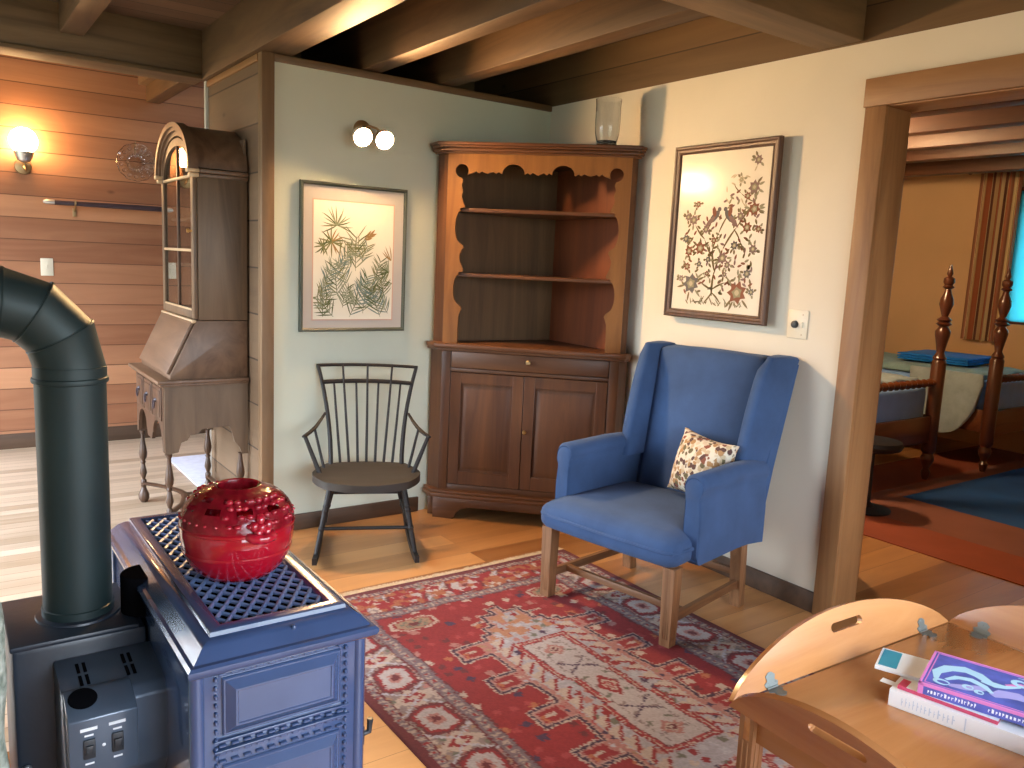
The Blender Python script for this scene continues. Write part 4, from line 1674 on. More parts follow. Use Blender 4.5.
# field flecks and small motifs
flecks(field, U, W_, 0.085, 0.085, [C_CRM, C_ORG, C_NVY, C_PNK], 0.55, 3, 0.26)
flecks(field, U + 0.04, W_ + 0.04, 0.060, 0.060, [C_MAR, C_RED2], 0.4, 5, 0.3)
# stepped medallion
cyc = 0.25
ph = ((W_ - 0.665) / cyc) % 1.0
step_out = ph < 0.5
MW = np.where(step_out, 0.375, 0.245)
top_t = 0.42
taper = np.clip((W_ - top_t) / 0.26, 0, 1)
MW = MW * np.where(W_ < 0.66, np.floor(taper * 5) / 5 * 0.9 + 0.1, 1.0)
tb2 = np.clip((LEN - 0.42 - W_) / 0.26, 0, 1)
MW = MW * np.where(LEN - W_ < 0.66, np.floor(tb2 * 5) / 5 * 0.9 + 0.1, 1.0)
AU = np.abs(U - 0.025)
ins = (AU < MW) & field & (W_ > top_t) & (W_ < LEN - top_t)


def erode(m_, k):
    o = m_.copy()
    for dx in range(-k, k + 1):
        for dy in (-k, 0, k):
            o &= np.roll(np.roll(m_, dx, 1), dy, 0)
    for dy in range(-k, k + 1):
        for dx in (-k, 0, k):
            o &= np.roll(np.roll(m_, dx, 1), dy, 0)
    return o


e1, e2, e3 = erode(ins, 1), erode(ins, 3), erode(ins, 4)
put(ins, C_CRM)
put(e1, C_NVY * 0.7)
put(e2, C_CRM * 0.5 + C_PNK * 0.5)
put(e3, C_PNK)
inner = erode(ins, 5)
flecks(inner, U, W_, 0.033, 0.033, [C_CRM, C_RED, C_TAN, C_BLU, C_NVY, C_RED2, C_PNK], 0.85, 9, 0.36)
# red hooked notches just inside the steps
notch = inner & (AU > 0.255) & step_out & (W_ > 0.64) & (W_ < LEN - 0.64)
put(notch, C_RED)
hk = notch & (np.abs(AU - 0.31) < 0.028) & (np.abs(((W_ - 0.665) / cyc % 1.0) - 0.25) < 0.03)
put(hk, C_CRM)
hk = notch & (np.abs(AU - 0.335) < 0.007) & (np.abs(((W_ - 0.665) / cyc % 1.0) - 0.29) < 0.09)
put(hk, C_ORG)
# lattice field around the long panel
ring_ = inner & (AU < 0.205)
put(ring_, C_BLU * 0.75 + C_CRM * 0.1)
flecks(ring_, U, W_, 0.045, 0.05, [C_CRM, C_PNK, C_RED, C_GRN, C_BLU, C_NVY], 0.9, 13, 0.40)
tri = (((W_ / 0.07) % 1) < (AU - 0.13) / 0.07)
put(ring_ & tri & (AU > 0.135) & (AU < 0.20), C_CRM)
tri2 = np.abs(((W_ / 0.07) % 1) - (AU - 0.13) / 0.07) < 0.12
put(ring_ & tri2 & (AU > 0.135) & (AU < 0.20), C_RED)
# panels: one long panel with a double red border and pinched waist, repeated down the rug


def panel(w0, w1, hw):
    wm = (w0 + w1) / 2
    pin = (np.abs(W_ - wm) < 0.10) * 0.028
    d = np.minimum(hw - pin - AU, np.minimum(W_ - w0, w1 - W_))
    m_ = (d > 0) & inner
    put(m_, C_RED)
    put(m_ & (d > 0.011), C_CRM)
    put(m_ & (d > 0.016), C_RED2)
    put(m_ & (d > 0.026), C_MAR)
    put(m_ & (d > 0.030), C_BLU * 0.5 + C_CRM * 0.5)
    c_ = m_ & (d > 0.034)
    Us = U - 0.025
    # leaves
    for sy in np.arange(w0 + 0.07, w1 - 0.03, 0.068):
        for sx in (-0.045, 0.045):
            q = ((Us - sx) * 0.8 + (W_ - sy) * 0.6 * np.sign(sx)) ** 2 / 0.017 ** 2 + (-(Us - sx) * 0.6 * np.sign(sx) + (W_ - sy) * 0.8) ** 2 / 0.0075 ** 2
            put(c_ & (q < 1), C_GRN if int(sy * 100) % 2 else C_GRY)
    for k, wc_ in enumerate((w0 + 0.11, wm, w1 - 0.11)):
        q = np.abs(Us) / 0.05 + np.abs(W_ - wc_) / (0.075 if k == 1 else 0.045)
        put(c_ & (q < 1), C_RED if k == 1 else C_PNK)
        put(c_ & (q < 0.62), C_CRM)
        put(c_ & (q < 0.42), C_RED2 if k == 1 else C_MAR)
        put(c_ & (q < 0.18), C_CRM)
    for wx in (wm - 0.17, wm + 0.17):
        bars = (np.abs(np.abs(Us) - np.abs(W_ - wx) * 1.5) < 0.007) & (np.abs(W_ - wx) < 0.045)
        put(c_ & bars, C_NVY)
    st_ = c_ & (np.abs(np.abs(Us) - 0.066) < 0.004) & (((W_ / 0.03) % 1) < 0.6)
    put(st_, C_GRY)


panel(0.755, 1.60, 0.128)
panel(1.72, 2.12, 0.128)
# corner stars in the red field near the fringe end
for ux in (-0.34, 0.36):
    for wx in (0.395, LEN - 0.395):
        q = np.maximum(np.abs(U - ux) / 0.105, np.abs(W_ - wx) / 0.055)
        q = np.maximum(q, (np.abs(U - ux) / 0.105 + np.abs(W_ - wx) / 0.055) / 1.5)
        put((q < 1) & field, C_CRM)
        put((q < 0.86) & field, C_RED)
        put((q < 0.74) & field, C_TAN)
        put((q < 0.62) & field & (((U / 0.02).astype(int) + (W_ / 0.02).astype(int)) % 2 == 0), C_GRN)
        put((q < 0.25) & field, C_MAR)
# tan-orange ground at the far end of the medallion
far = inner & (W_ < 0.70) & (AU < 0.26)
put(far & (cell(U, W_, 0.03, 0.03, 21) < 0.5), C_TAN * 0.6 + C_ORG * 0.5)
# main border
bd_ = edge <= 0.30
put(bd_, C_GRY)
main = (edge > 0.07) & (edge <= 0.235)
put(main, C_GRY * 0.75 + C_CRM * 0.15)
flecks(main, along, edge, 0.030, 0.030, [C_CRM, C_GRN, C_MAR, C_TAN, C_GRY, C_PNK, C_CRM], 0.9, 31, 0.42)
P_ = 0.30
fa = (along / P_) % 1 - 0.5
fe = (edge - 0.1525) / 0.165
hexq = np.maximum(np.abs(fe) / 0.46, (np.abs(fa) * 2.2 + np.abs(fe) * 0.55) / 0.75)
put(main & (hexq < 1.0), C_MAR)
put(main & (hexq < 0.84), C_RED)
put(main & (hexq < 0.70), C_BLU * 0.45 + C_CRM * 0.5)
put(main & (hexq < 0.34), C_PNK)
put(main & (hexq < 0.2), C_MAR)
fb = ((along / P_) + 0.5) % 1 - 0.5
dq = np.abs(fb) * 5.2 + np.abs(fe) * 1.9
put(main & (dq < 1.0), C_CRM)
put(main & (dq < 0.6), C_RED)
put(main & (dq < 0.3), C_CRM)
put(main & (np.abs(np.abs(fb) * 5 - np.abs(fe) * 2.2 - 0.3) < 0.10) & (hexq > 1.0), C_BLU)
# the short end runs redder
endb = main & ~side
put(endb & (cell(along, edge, 0.026, 0.026, 41) < 0.42), C_RED)
put(endb & (cell(along, edge, 0.026, 0.026, 43) < 0.22), C_ORG * 0.8)
# guard stripes
for a_, b_ in ((0.235, 0.30), (0.03, 0.07)):
    g_ = (edge > a_) & (edge <= b_)
    put(g_, C_NVY * 0.5 + C_GRY * 0.6)
    md = (a_ + b_) / 2
    z_ = (np.abs(edge - md) < 0.013) & (((along / 0.026) % 1) < 0.55)
    put(g_ & z_, C_CRM * 0.8)
    put(g_ & (np.abs(edge - md) < 0.006) & (((along / 0.052) % 1) < 0.25), C_RED)
    put(g_ & ((np.abs(edge - a_) < 0.007) | (np.abs(edge - b_) < 0.007)), C_MAR)
put(edge <= 0.03, C_MAR)
put(edge <= 0.008, C_MAR * 0.8)
img *= (1 + 0.14 * (rs.rand(*U.shape) - 0.5))[..., None]
# abrash: slow change of wear along the length
img *= (1 + 0.06 * np.sin(W_ * 11) + 0.04 * np.sin(U * 9 + W_ * 3))[..., None]
# loosen the drawing: every knot takes its colour from within a couple of knots
jx = np.clip(np.arange(nx)[None, :] + np.round(rs.randn(ny, nx) * 0.5).astype(int), 0, nx - 1)
jy = np.clip(np.arange(ny)[:, None] + np.round(rs.randn(ny, nx) * 0.5).astype(int), 0, ny - 1)
img = img[jy, jx]
img = img * 0.80 + np.array((0.26, 0.13, 0.12)) * 0.20
img *= (1 + 0.22 * (rs.rand(*U.shape) - 0.5))[..., None]
img = np.clip(img * 0.82, 0, 1)


def grid_mesh(name, PX, PY, PZ, cols, mat_, parent=None, thick=None):
    h, w_ = PX.shape
    co = np.stack([PX, PY, PZ], -1).reshape(-1, 3)
    idx = np.arange(h * w_).reshape(h, w_)
    f = np.stack([idx[:-1, :-1], idx[1:, :-1], idx[1:, 1:], idx[:-1, 1:]], -1).reshape(-1, 4)
    me = bpy.data.meshes.new(name)
    me.vertices.add(len(co))
    me.vertices.foreach_set('co', co.ravel().astype(np.float32))
    me.loops.add(f.size)
    me.loops.foreach_set('vertex_index', f.ravel().astype(np.int32))
    me.polygons.add(len(f))
    me.polygons.foreach_set('loop_start', (np.arange(len(f)) * 4).astype(np.int32))
    me.update(calc_edges=True)
    at = me.color_attributes.new('Col', 'FLOAT_COLOR', 'POINT')
    c = np.ones((len(co), 4), np.float32)
    c[:, :3] = cols.reshape(-1, 3)
    at.data.foreach_set('color', c.ravel())
    me.materials.append(mat_)
    me.validate()
    o = bpy.data.objects.new(name, me)
    COL.objects.link(o)
    if parent:
        o.parent = parent
    return o


M['rug'] = attr_mat('rug_wool', 0.95, 0.5, 500)
M['fringe'] = plain('rug_fringe', (0.55, 0.42, 0.27), 0.9, vary=0.15, vscale=50)
M['rug_edge'] = plain('rug_selvage', (0.12, 0.03, 0.035), 0.9)
rg = root('oriental_rug', ((X0 + X1) / 2, -2.3, 0), 0, 'worn red oriental rug with a stepped medallion and a cream fringe, under the blue chair', 'rug')
ox = (X0 + X1) / 2
PZ = np.full(U.shape, 0.006)
PZ[0, :] = PZ[-1, :] = PZ[:, 0] = PZ[:, -1] = 0.001
wav = 0.004 * np.sin(GX * 7) * np.exp(-(W_ / 0.3))
rp = grid_mesh('pile', GX - ox, GY + 2.3 + wav, PZ, img, M['rug'], rg)
b = B()
rr_ = random.Random(2)
x = X0 + 0.004
while x < X1:
    L_ = rr_.uniform(0.022, 0.038)
    y0 = YT + 0.002 + 0.004 * math.sin(x * 7)
    box(b, (x - ox, y0 + 2.3 - 0.003, 0.0008), (x + 0.0045 - ox, y0 + 2.3 + L_, 0.0035), 0, T(0, 0, 0))
    x += 0.006
box(b, (X0 - ox, YT + 2.3 - 0.006, 0.001), (X1 - ox, YT + 2.3 + 0.008, 0.0055))
fr = fin('fringe', b, M['fringe'], rg)
fr['kind'] = 'stuff'

# ------------------------------------------------------------------ pictures


def frame_bars(bm, x0, x1, z0, z1, w, d0, d1, prof=None):
    """mitred frame in the xz plane; w wide, from depth d0 (wall) to d1 (front) on -y"""
    prof = prof or [(0, d0), (0, d1 * 0.8), (w * 0.15, d1), (w * 0.55, d1), (w * 0.8, d1 * 0.72), (w, d1 * 0.6), (w, d0)]
    lp = []
    for q, d in prof:
        lp.append([(x0 + q, -d, z0 + q), (x1 - q, -d, z0 + q), (x1 - q, -d, z1 - q), (x0 + q, -d, z1 - q)])
    loft(bm, lp, None, 0, False, True)


def blade(bm, p0, p1, w, y, mi=0, bend_=0.0):
    p0, p1 = V((p0[0], 0, p0[1])), V((p1[0], 0, p1[1]))
    t = p1 - p0
    n_ = V((-t.z, 0, t.x)).normalized()
    k = 5
    L, Rr = [], []
    for i in range(k + 1):
        s = i / k
        c = p0 + t * s + n_ * (bend_ * 4 * s * (1 - s))
        ww = w * math.sin(PI * (0.12 + 0.88 * s)) ** 0.8 if s < 1 else 0.0002
        L.append(c + n_ * ww)
        Rr.append(c - n_ * ww)
    for i in range(k):
        f = bm.faces.new([bm.verts.new((q.x, y, q.z)) for q in (L[i], Rr[i], Rr[i + 1], L[i + 1])])
        f.material_index = mi


def blob(bm, c, rx, rz, y, mi=0, n=9, jag=0.25, rot=0.0):
    vs = []
    for i in range(n):
        a = 2 * PI * i / n
        r_ = 1 - jag * (i % 2)
        x, z = rx * r_ * math.cos(a), rz * r_ * math.sin(a)
        vs.append(bm.verts.new((c[0] + x * math.cos(rot) - z * math.sin(rot), y, c[1] + x * math.sin(rot) + z * math.cos(rot))))
    f = bm.faces.new(vs)
    f.material_index = mi


# fern print on the partition: local x along the wall, origin at its lower left corner
px0, px1, pz0, pz1 = -1.606, -0.990, 1.085, 1.868
fp = root('fern_print', (px0, -0.004, pz0), 0, 'print of green needled sprays in a thin dark frame with wide grey mat', 'picture')
FW, FH = px1 - px0, pz1 - pz0
M['frame_green'] = plain('dark_green_frame', (0.06, 0.07, 0.05), 0.45, vary=0.15)
M['mat_grey'] = plain('lilac_grey_mat', (0.52, 0.50, 0.48), 0.9)
M['paper'] = plain('print_paper', (0.80, 0.79, 0.70), 0.85, vary=0.03, vscale=4)
M['pink_line'] = plain('pink_mat_edge', (0.62, 0.42, 0.34), 0.9)
M['picture_glass'] = None
b = B()
frame_bars(b, 0, FW, 0, FH, 0.019, 0.0, 0.022)
fin('frame', b, M['frame_green'], fp)
b = B()
box(b, (0.015, -0.010, 0.015), (FW - 0.015, -0.004, FH - 0.015))
fin('mat', b, M['mat_grey'], fp)
ix0, ix1, iz0, iz1 = 0.074, FW - 0.080, 0.066, FH - 0.094
b = B()
box(b, (ix0 - 0.007, -0.0108, iz0 - 0.007), (ix1 + 0.007, -0.0101, iz1 + 0.007))
fin('mat_edge', b, M['pink_line'], fp)
b = B()
box(b, (ix0, -0.0116, iz0), (ix1, -0.0109, iz1), 0, None, 0)
rr_ = random.Random(3)
iw, ih = ix1 - ix0, iz1 - iz0


def spray(cx, cz, L, ang, n, spread, w, ms):
    """stem with needle leaves on both sides"""
    a = math.radians(ang)
    d = (math.cos(a), math.sin(a))
    tip = (cx + d[0] * L, cz + d[1] * L)
    blade(b, (cx, cz), tip, 0.0022, -0.0118, ms[0], 0.004)
    for i in range(n):
        t = 0.08 + 0.92 * i / n
        q = (cx + d[0] * L * t, cz + d[1] * L * t)
        for s in (1, -1):
            la = a + s * math.radians(spread + rr_.uniform(-9, 9))
            ll = L * (0.42 - 0.16 * t) * rr_.uniform(0.85, 1.25) + 0.025
            blade(b, q, (q[0] + math.cos(la) * ll, q[1] + math.sin(la) * ll), w, -0.0119 - 0.0001 * (i % 4), rr_.choice(ms), rr_.uniform(-0.004, 0.004))


def burst(cx, cz, L, n, a0, a1, w, ms):
    for i in range(n):
        a = math.radians(a0 + (a1 - a0) * i / max(1, n - 1) + rr_.uniform(-7, 7))
        l_ = L * rr_.uniform(0.7, 1.1)
        blade(b, (cx, cz), (cx + math.cos(a) * l_, cz + math.sin(a) * l_), w, -0.0119 - 0.0001 * (i % 5), rr_.choice(ms), rr_.uniform(-0.005, 0.005))


def PX(u, v):
    return (ix0 + iw * u, iz0 + ih * v)


G = [1, 2, 3]
c = PX(0.28, 0.80); burst(c[0], c[1], 0.10, 15, -20, 200, 0.0035, G)
c = PX(0.22, 0.66); burst(c[0], c[1], 0.085, 16, 0, 360, 0.004, [1, 2, 4])
c = PX(0.12, 0.62); burst(c[0], c[1], 0.06, 10, 60, 300, 0.004, [1, 2])
c = PX(0.52, 0.42); spray(c[0], c[1], 0.20, 88, 7, 42, 0.0035, G)
c = PX(0.30, 0.72); spray(c[0], c[1], 0.16, -50, 6, 45, 0.0035, [2, 3])
c = PX(0.95, 0.42); burst(c[0], c[1], 0.09, 9, 95, 200, 0.0035, [1, 3])
c = PX(0.98, 0.52); burst(c[0], c[1], 0.08, 5, 100, 150, 0.003, [4])
c = PX(0.30, 0.20); spray(c[0], c[1], 0.16, 95, 7, 48, 0.0035, G)
c = PX(0.62, 0.05); spray(c[0], c[1], 0.20, 80, 8, 50, 0.0035, [1, 2, 3, 5])
c = PX(0.25, 0.02); spray(c[0], c[1], 0.16, 130, 7, 48, 0.0035, G)
c = PX(0.45, 0.02); spray(c[0], c[1], 0.17, 60, 7, 48, 0.0035, [1, 3, 5])
c = PX(0.85, 0.02); spray(c[0], c[1], 0.17, 110, 7, 45, 0.0035, [1, 2, 5])
c = PX(0.70, 0.25); spray(c[0], c[1], 0.13, 30, 6, 45, 0.0032, [2, 3])
c = PX(0.05, 0.10); spray(c[0], c[1], 0.13, 50, 5, 45, 0.0032, [1, 3])
for u_, v_, L_, a_ in ((0.15, 0.30, .12, 70), (0.42, 0.30, .13, 110), (0.55, 0.22, .12, 60), (0.78, 0.34, .12, 75), (0.9, 0.2, .11, 100), (0.12, 0.02, .12, 85), (0.36, 0.10, .12, 75), (0.74, 0.10, .13, 95), (0.55, 0.12, .10, 130), (0.95, 0.05, .12, 120), (0.30, 0.42, .10, 60), (0.40, 0.55, .10, 40), (0.60, 0.50, .10, 70), (0.08, 0.20, .10, 60)):
    c = PX(u_, v_)
    spray(c[0], c[1], L_, a_, 7, 44, 0.0030, rr_.choice(([1, 2, 3], [2, 3, 5], [1, 3], [3, 5])))
c = PX(0.62, 0.69); spray(c[0], c[1], 0.06, 35, 3, 20, 0.006, [4])
# trim every stroke to the sheet
for v_ in b.verts:
    v_.co.x = min(ix1 - 0.001, max(ix0 + 0.001, v_.co.x)) if v_.co.y < -0.0117 else v_.co.x
    v_.co.z = min(iz1 - 0.001, max(iz0 + 0.001, v_.co.z)) if v_.co.y < -0.0117 else v_.co.z
inks = [plain('ink_green', (0.10, 0.13, 0.05), 0.9), plain('ink_olive', (0.20, 0.21, 0.09), 0.9), plain('ink_sage', (0.26, 0.30, 0.20), 0.9), plain('ink_ochre', (0.34, 0.22, 0.09), 0.9), plain('ink_blue_green', (0.16, 0.24, 0.22), 0.9)]
fin('print', b, [M['paper']] + inks, fp, 10)

# flowered panel on the right wall: local x runs along the wall towards the camera
qy0, qy1, qz0, qz1 = -1.126, -1.762, 1.262, 2.112
ep = root('flower_panel', (-0.046, qy0, qz0), -90, 'tall cream panel of a flowering tree with birds in a brown wooden frame', 'picture')
EW, EH = qy0 - qy1, qz1 - qz0
M['frame_brown'] = wood('brown_frame', (0.055, 0.022, 0.010), (0.125, 0.055, 0.026), 'Z', 0.45, 12)
M['linen'] = plain('cream_linen', (0.72, 0.65, 0.52), 0.55, vary=0.03, vscale=6, coat=0.32)
M['linen'].node_tree.nodes['Principled BSDF'].inputs['Coat Roughness'].default_value = 0.17
b = B()
frame_bars(b, 0, EW, 0, EH, 0.042, -0.016, 0.016, [(0, -0.012), (0, 0.010), (0.006, 0.016), (0.014, 0.016), (0.020, 0.010), (0.030, 0.008), (0.034, 0.011), (0.040, 0.008), (0.042, -0.004), (0.042, -0.012)])
fin('frame', b, M['frame_brown'], ep, 30)
b = B()
box(b, (0.02, -0.0005, 0.02), (EW - 0.02, 0.011, EH - 0.02))
rr_ = random.Random(9)
EY = -0.0012


def EP(u, v):
    return (0.042 + (EW - 0.084) * u, 0.042 + (EH - 0.084) * v)


def branch(pts, w):
    for p_, q_ in zip(pts[:-1], pts[1:]):
        blade(b, EP(*p_), EP(*q_), w, EY, 1, 0.004)


branch([(0.47, 0.10), (0.48, 0.26), (0.44, 0.40)], 0.007)
branch([(0.48, 0.24), (0.56, 0.40), (0.70, 0.54), (0.86, 0.68), (0.88, 0.82)], 0.0055)
branch([(0.45, 0.34), (0.34, 0.46), (0.22, 0.55)], 0.005)
branch([(0.44, 0.38), (0.50, 0.50), (0.60, 0.62)], 0.0045)
branch([(0.47, 0.14), (0.32, 0.19), (0.2, 0.18)], 0.005)
branch([(0.47, 0.14), (0.62, 0.19), (0.74, 0.15)], 0.005)
branch([(0.66, 0.52), (0.74, 0.44), (0.80, 0.36)], 0.004)
branch([(0.86, 0.68), (0.70, 0.74), (0.62, 0.80)], 0.003)
branch([(0.47, 0.12), (0.38, 0.05)], 0.005)
branch([(0.47, 0.12), (0.58, 0.05)], 0.005)
for i in range(34):
    u = 0.2 + 0.62 * rr_.random()
    blade(b, EP(u, 0.035 + 0.02 * rr_.random()), EP(u + rr_.uniform(-0.06, 0.06), 0.05 + 0.05 * rr_.random()), 0.0035, EY, rr_.choice((1, 2)))
flow = [(0.22, 0.17, .055, 3), (0.75, 0.13, .06, 4), (0.30, 0.40, .036, 4), (0.56, 0.34, .034, 5), (0.17, 0.38, .03, 4), (0.20, 0.58, .03, 5), (0.86, 0.64, .036, 4), (0.84, 0.77, .036, 5), (0.86, 0.93, .026, 5), (0.80, 1.0, .0, 5), (0.80, 0.53, .03, 4), (0.88, 0.40, .026, 5), (0.13, 0.60, .022, 5), (0.40, 0.24, .016, 4), (0.60, 0.24, .016, 5), (0.30, 0.30, .018, 3), (0.24, 0.68, .02, 4)]
flow += [(0.12, 0.46, .024, 3), (0.35, 0.52, .024, 5), (0.68, 0.42, .026, 3), (0.45, 0.45, .02, 4), (0.62, 0.30, .022, 5), (0.16, 0.28, .024, 4), (0.84, 0.25, .026, 3), (0.72, 0.60, .024, 5), (0.78, 0.72, .022, 4), (0.70, 0.82, .02, 6), (0.10, 0.20, .02, 5), (0.90, 0.14, .02, 3), (0.40, 0.33, .018, 3), (0.92, 0.52, .02, 4)]
for u, v, r_, mi in flow:
    if r_ <= 0:
        continue
    c = EP(u, v)
    blob(b, c, r_, r_ * 0.95, EY - 0.0002, mi, 14, 0.35, rr_.random())
    blob(b, c, r_ * 0.55, r_ * 0.5, EY - 0.0004, 2, 10, 0.3, rr_.random())
    blob(b, c, r_ * 0.25, r_ * 0.25, EY - 0.0006, 6, 8, 0.1)
    for k in range(5):
        a = rr_.uniform(0, 2 * PI)
        blade(b, (c[0] + r_ * 0.8 * math.cos(a), c[1] + r_ * 0.8 * math.sin(a)), (c[0] + r_ * 1.7 * math.cos(a), c[1] + r_ * 1.7 * math.sin(a)), 0.006, EY - 0.0001, rr_.choice((1, 2)))
# birds
for u, v, f_ in ((0.44, 0.60, 1), (0.60, 0.60, -1)):
    c = EP(u, v)
    blob(b, c, 0.040, 0.018, EY - 0.0003, 3, 12, 0.05, f_ * 0.8)
    blade(b, c, (c[0] - f_ * 0.06, c[1] - 0.055), 0.012, EY - 0.0004, 5)
    blob(b, (c[0] + f_ * 0.026, c[1] + 0.034), 0.012, 0.011, EY - 0.0003, 3, 10, 0.0)
    blade(b, (c[0] + 0.0, c[1]), (c[0] - f_ * 0.01, c[1] + 0.05), 0.012, EY - 0.0005, 4)
for i in range(170):
    t = rr_.random()
    u = 0.12 + 0.80 * rr_.random()
    v = 0.12 + 0.66 * rr_.random()
    if v > 0.45 + 0.5 * u:
        continue
    c = EP(u, v)
    a = rr_.uniform(0, 2 * PI)
    blade(b, c, (c[0] + 0.028 * math.cos(a), c[1] + 0.028 * math.sin(a)), 0.006, EY, rr_.choice((1, 2, 4, 5)))
for i in range(10):
    u = 0.55 + 0.3 * rr_.random()
    v = 0.62 + 0.28 * rr_.random()
    c = EP(u, v)
    a = rr_.uniform(0, 2 * PI)
    blade(b, c, (c[0] + 0.03 * math.cos(a), c[1] + 0.03 * math.sin(a)), 0.004, EY, 6)
th = [plain('thread_olive', (0.20, 0.15, 0.07), 0.9), plain('thread_sage', (0.28, 0.25, 0.15), 0.9), plain('thread_slate', (0.15, 0.13, 0.12), 0.9), plain('thread_rust', (0.26, 0.10, 0.055), 0.9), plain('thread_mauve', (0.24, 0.15, 0.13), 0.9), plain('thread_pale', (0.48, 0.40, 0.26), 0.9)]
fin('panel', b, [M['linen']] + th, ep, 10)

# wall switches
sp_ = root('light_switch', (-0.0005, -1.9035, 1.281), -90, 'ivory wall plate with a round dimmer knob beside the doorway', 'switch')
b = B()
box(b, (-0.052, -0.006, -0.064), (0.052, 0.0, 0.064), 0.003)
fin('plate', b, M['ivory'], sp_)
b = B()
lathe(b, [(0.017, 0), (0.016, 0.010), (0.010, 0.013), (0.0, 0.013)], 20, T(-0.012, -0.006, 0) @ RX(90))
fin('dimmer_knob', b, M['switch_dark'], sp_, label='dark round knob')
b = B()
box(b, (0.020, -0.014, -0.012), (0.030, -0.005, 0.012), 0.002)
fin('toggle', b, M['ivory'], sp_)
for z in (0.045, -0.045):
    b = B()
    lathe(b, [(0.003, 0), (0.003, 0.001), (0.0, 0.0015)], 10, T(0.025, -0.006, z) @ RX(90))
    fin('screw', b, M['old_brass'], sp_)
s2 = root('light_switch', (-2.487, 2.5995, 1.311), 0, 'white switch plate on the far log wall above the stovepipe elbow', 'switch')
b = B()
box(b, (-0.04, -0.006, -0.062), (0.04, 0, 0.062), 0.003)
fin('plate', b, M['ivory'], s2)
b = B()
box(b, (-0.006, -0.013, -0.013), (0.006, -0.005, 0.013), 0.002)
fin('toggle', b, M['ivory'], s2)

# ------------------------------------------------------------------ lamps
M['bulb'] = lamp('frosted_bulb', (1.0, 0.60, 0.27), 2100)
M['globe'] = lamp('opal_globe', (1.0, 0.60, 0.26), 75)
ws = root('wall_sconce', (-1.262, -0.001, 2.13), 0, 'small brass wall lamp with two bare round bulbs above the fern print', 'wall lamp')
b = B()
lathe(b, [(0.0, 0.0), (0.048, 0.0), (0.046, 0.010), (0.030, 0.018), (0.012, 0.022), (0.0, 0.023)], 28, T(0, 0, 0.03) @ RX(90))
fin('backplate', b, M['old_brass'], ws)
b = B()
tube(b, [(0, -0.02, 0.03), (0, -0.055, 0.045), (0, -0.085, 0.04)], 0.006, 10)
tube(b, [(-0.062, -0.108, 0.008), (-0.04, -0.095, 0.030), (0, -0.085, 0.04), (0.04, -0.095, 0.030), (0.062, -0.108, 0.008)], 0.006, 10)
fin('arm', b, M['old_brass'], ws)
AX = V((-0.06, -0.90, -0.44)).normalized()
MQ = AX.to_track_quat('Z', 'Y').to_matrix().to_4x4()
for s in (-1, 1):
    Ms = T(s * 0.062, -0.112, -0.012) @ MQ
    b = B()
    lathe(b, [(0.0, -0.030), (0.018, -0.030), (0.022, -0.018), (0.034, -0.004), (0.043, 0.016), (0.047, 0.040), (0.048, 0.050), (0.050, 0.050), (0.049, 0.040), (0.046, 0.014), (0.037, -0.008), (0.025, -0.024), (0.021, -0.036), (0.0, -0.036)], 24, Ms)
    fin('reflector_cup', b, M['cup_shade'], ws)
    b = B()
    sphere(b, (0, 0, 0.022), 0.0385, Ms, 0, 16, 10)
    fin('bulb', b, M['bulb'], ws)
gl = root('globe_sconce', (-2.609, 2.599, 2.02), 0, 'globe wall lamp with a white glowing shade on the far log wall', 'wall lamp')
b = B()
lathe(b, [(0.0, 0.0), (0.055, 0.0), (0.05, 0.014), (0.02, 0.024), (0.0, 0.026)], 24, T(0, 0, -0.02) @ RX(90))
fin('backplate', b, M['old_brass'], gl)
b = B()
tube(b, [(0.0, -0.02, -0.02), (0.015, -0.05, -0.05), (0.012, -0.09, -0.03), (0.0, -0.10, 0.01)], 0.007, 10)
fin('arm', b, M['old_brass'], gl)
b = B()
lathe(b, [(0.010, 0.0), (0.040, 0.012), (0.055, 0.040), (0.062, 0.072), (0.058, 0.072), (0.050, 0.042), (0.0, 0.02)], 24, T(0, -0.10, 0.0))
fin('fitter', b, M['steel'], gl)
b = B()
sphere(b, (0, -0.10, 0.145), 0.088, None, 0, 20, 14)
fin('globe', b, M['globe'], gl)

# cut glass plate and the long rod on the far wall
gp = root('glass_plate', (-1.886, 2.598, 2.10), 0, 'round cut glass plate hanging on the far log wall', 'plate')
b = B()
n_ = 48
lp = []
for r_, d in ((0.02, 0.018), (0.05, 0.016), (0.075, 0.020), (0.10, 0.030), (0.130, 0.042), (0.134, 0.046), (0.130, 0.050), (0.10, 0.038), (0.075, 0.028), (0.05, 0.024), (0.02, 0.024)):
    lp.append([((r_ + (0.004 if k % 4 < 2 and r_ > 0.12 else 0)) * math.cos(2 * PI * k / n_), -d - 0.004 * (k % 2) * (r_ > 0.03), (r_ + (0.004 if k % 4 < 2 and r_ > 0.12 else 0)) * math.sin(2 * PI * k / n_)) for k in range(n_)])
loft(b, lp)
fin('dish', b, M['glass'], gp, 8)
b = B()
for k in range(14):
    a = 2 * PI * k / 14
    sphere(b, (0.055 * math.cos(a), -0.026, 0.055 * math.sin(a)), 0.012, None, 0, 8, 6, (1, 0.5, 1))
    sphere(b, (0.105 * math.cos(a + 0.2), -0.040, 0.105 * math.sin(a + 0.2)), 0.014, None, 0, 8, 6, (1, 0.4, 1))
fin('cut_pattern', b, M['glass'], gp, 8)
b = B()
tube(b, [(0, -0.004, 0.06), (0, -0.014, 0.138), (0, -0.03, 0.15)], 0.003, 6)
fin('hanger', b, M['old_brass'], gp)
M['rod_dark'] = plain('dark_rod', (0.045, 0.03, 0.04), 0.35, vary=0.2)
rd = root('mounted_stick', (-2.50, 2.598, 1.768), 0, 'long dark stick with a pale metal tip held level on the far log wall', 'stick')
b = B()
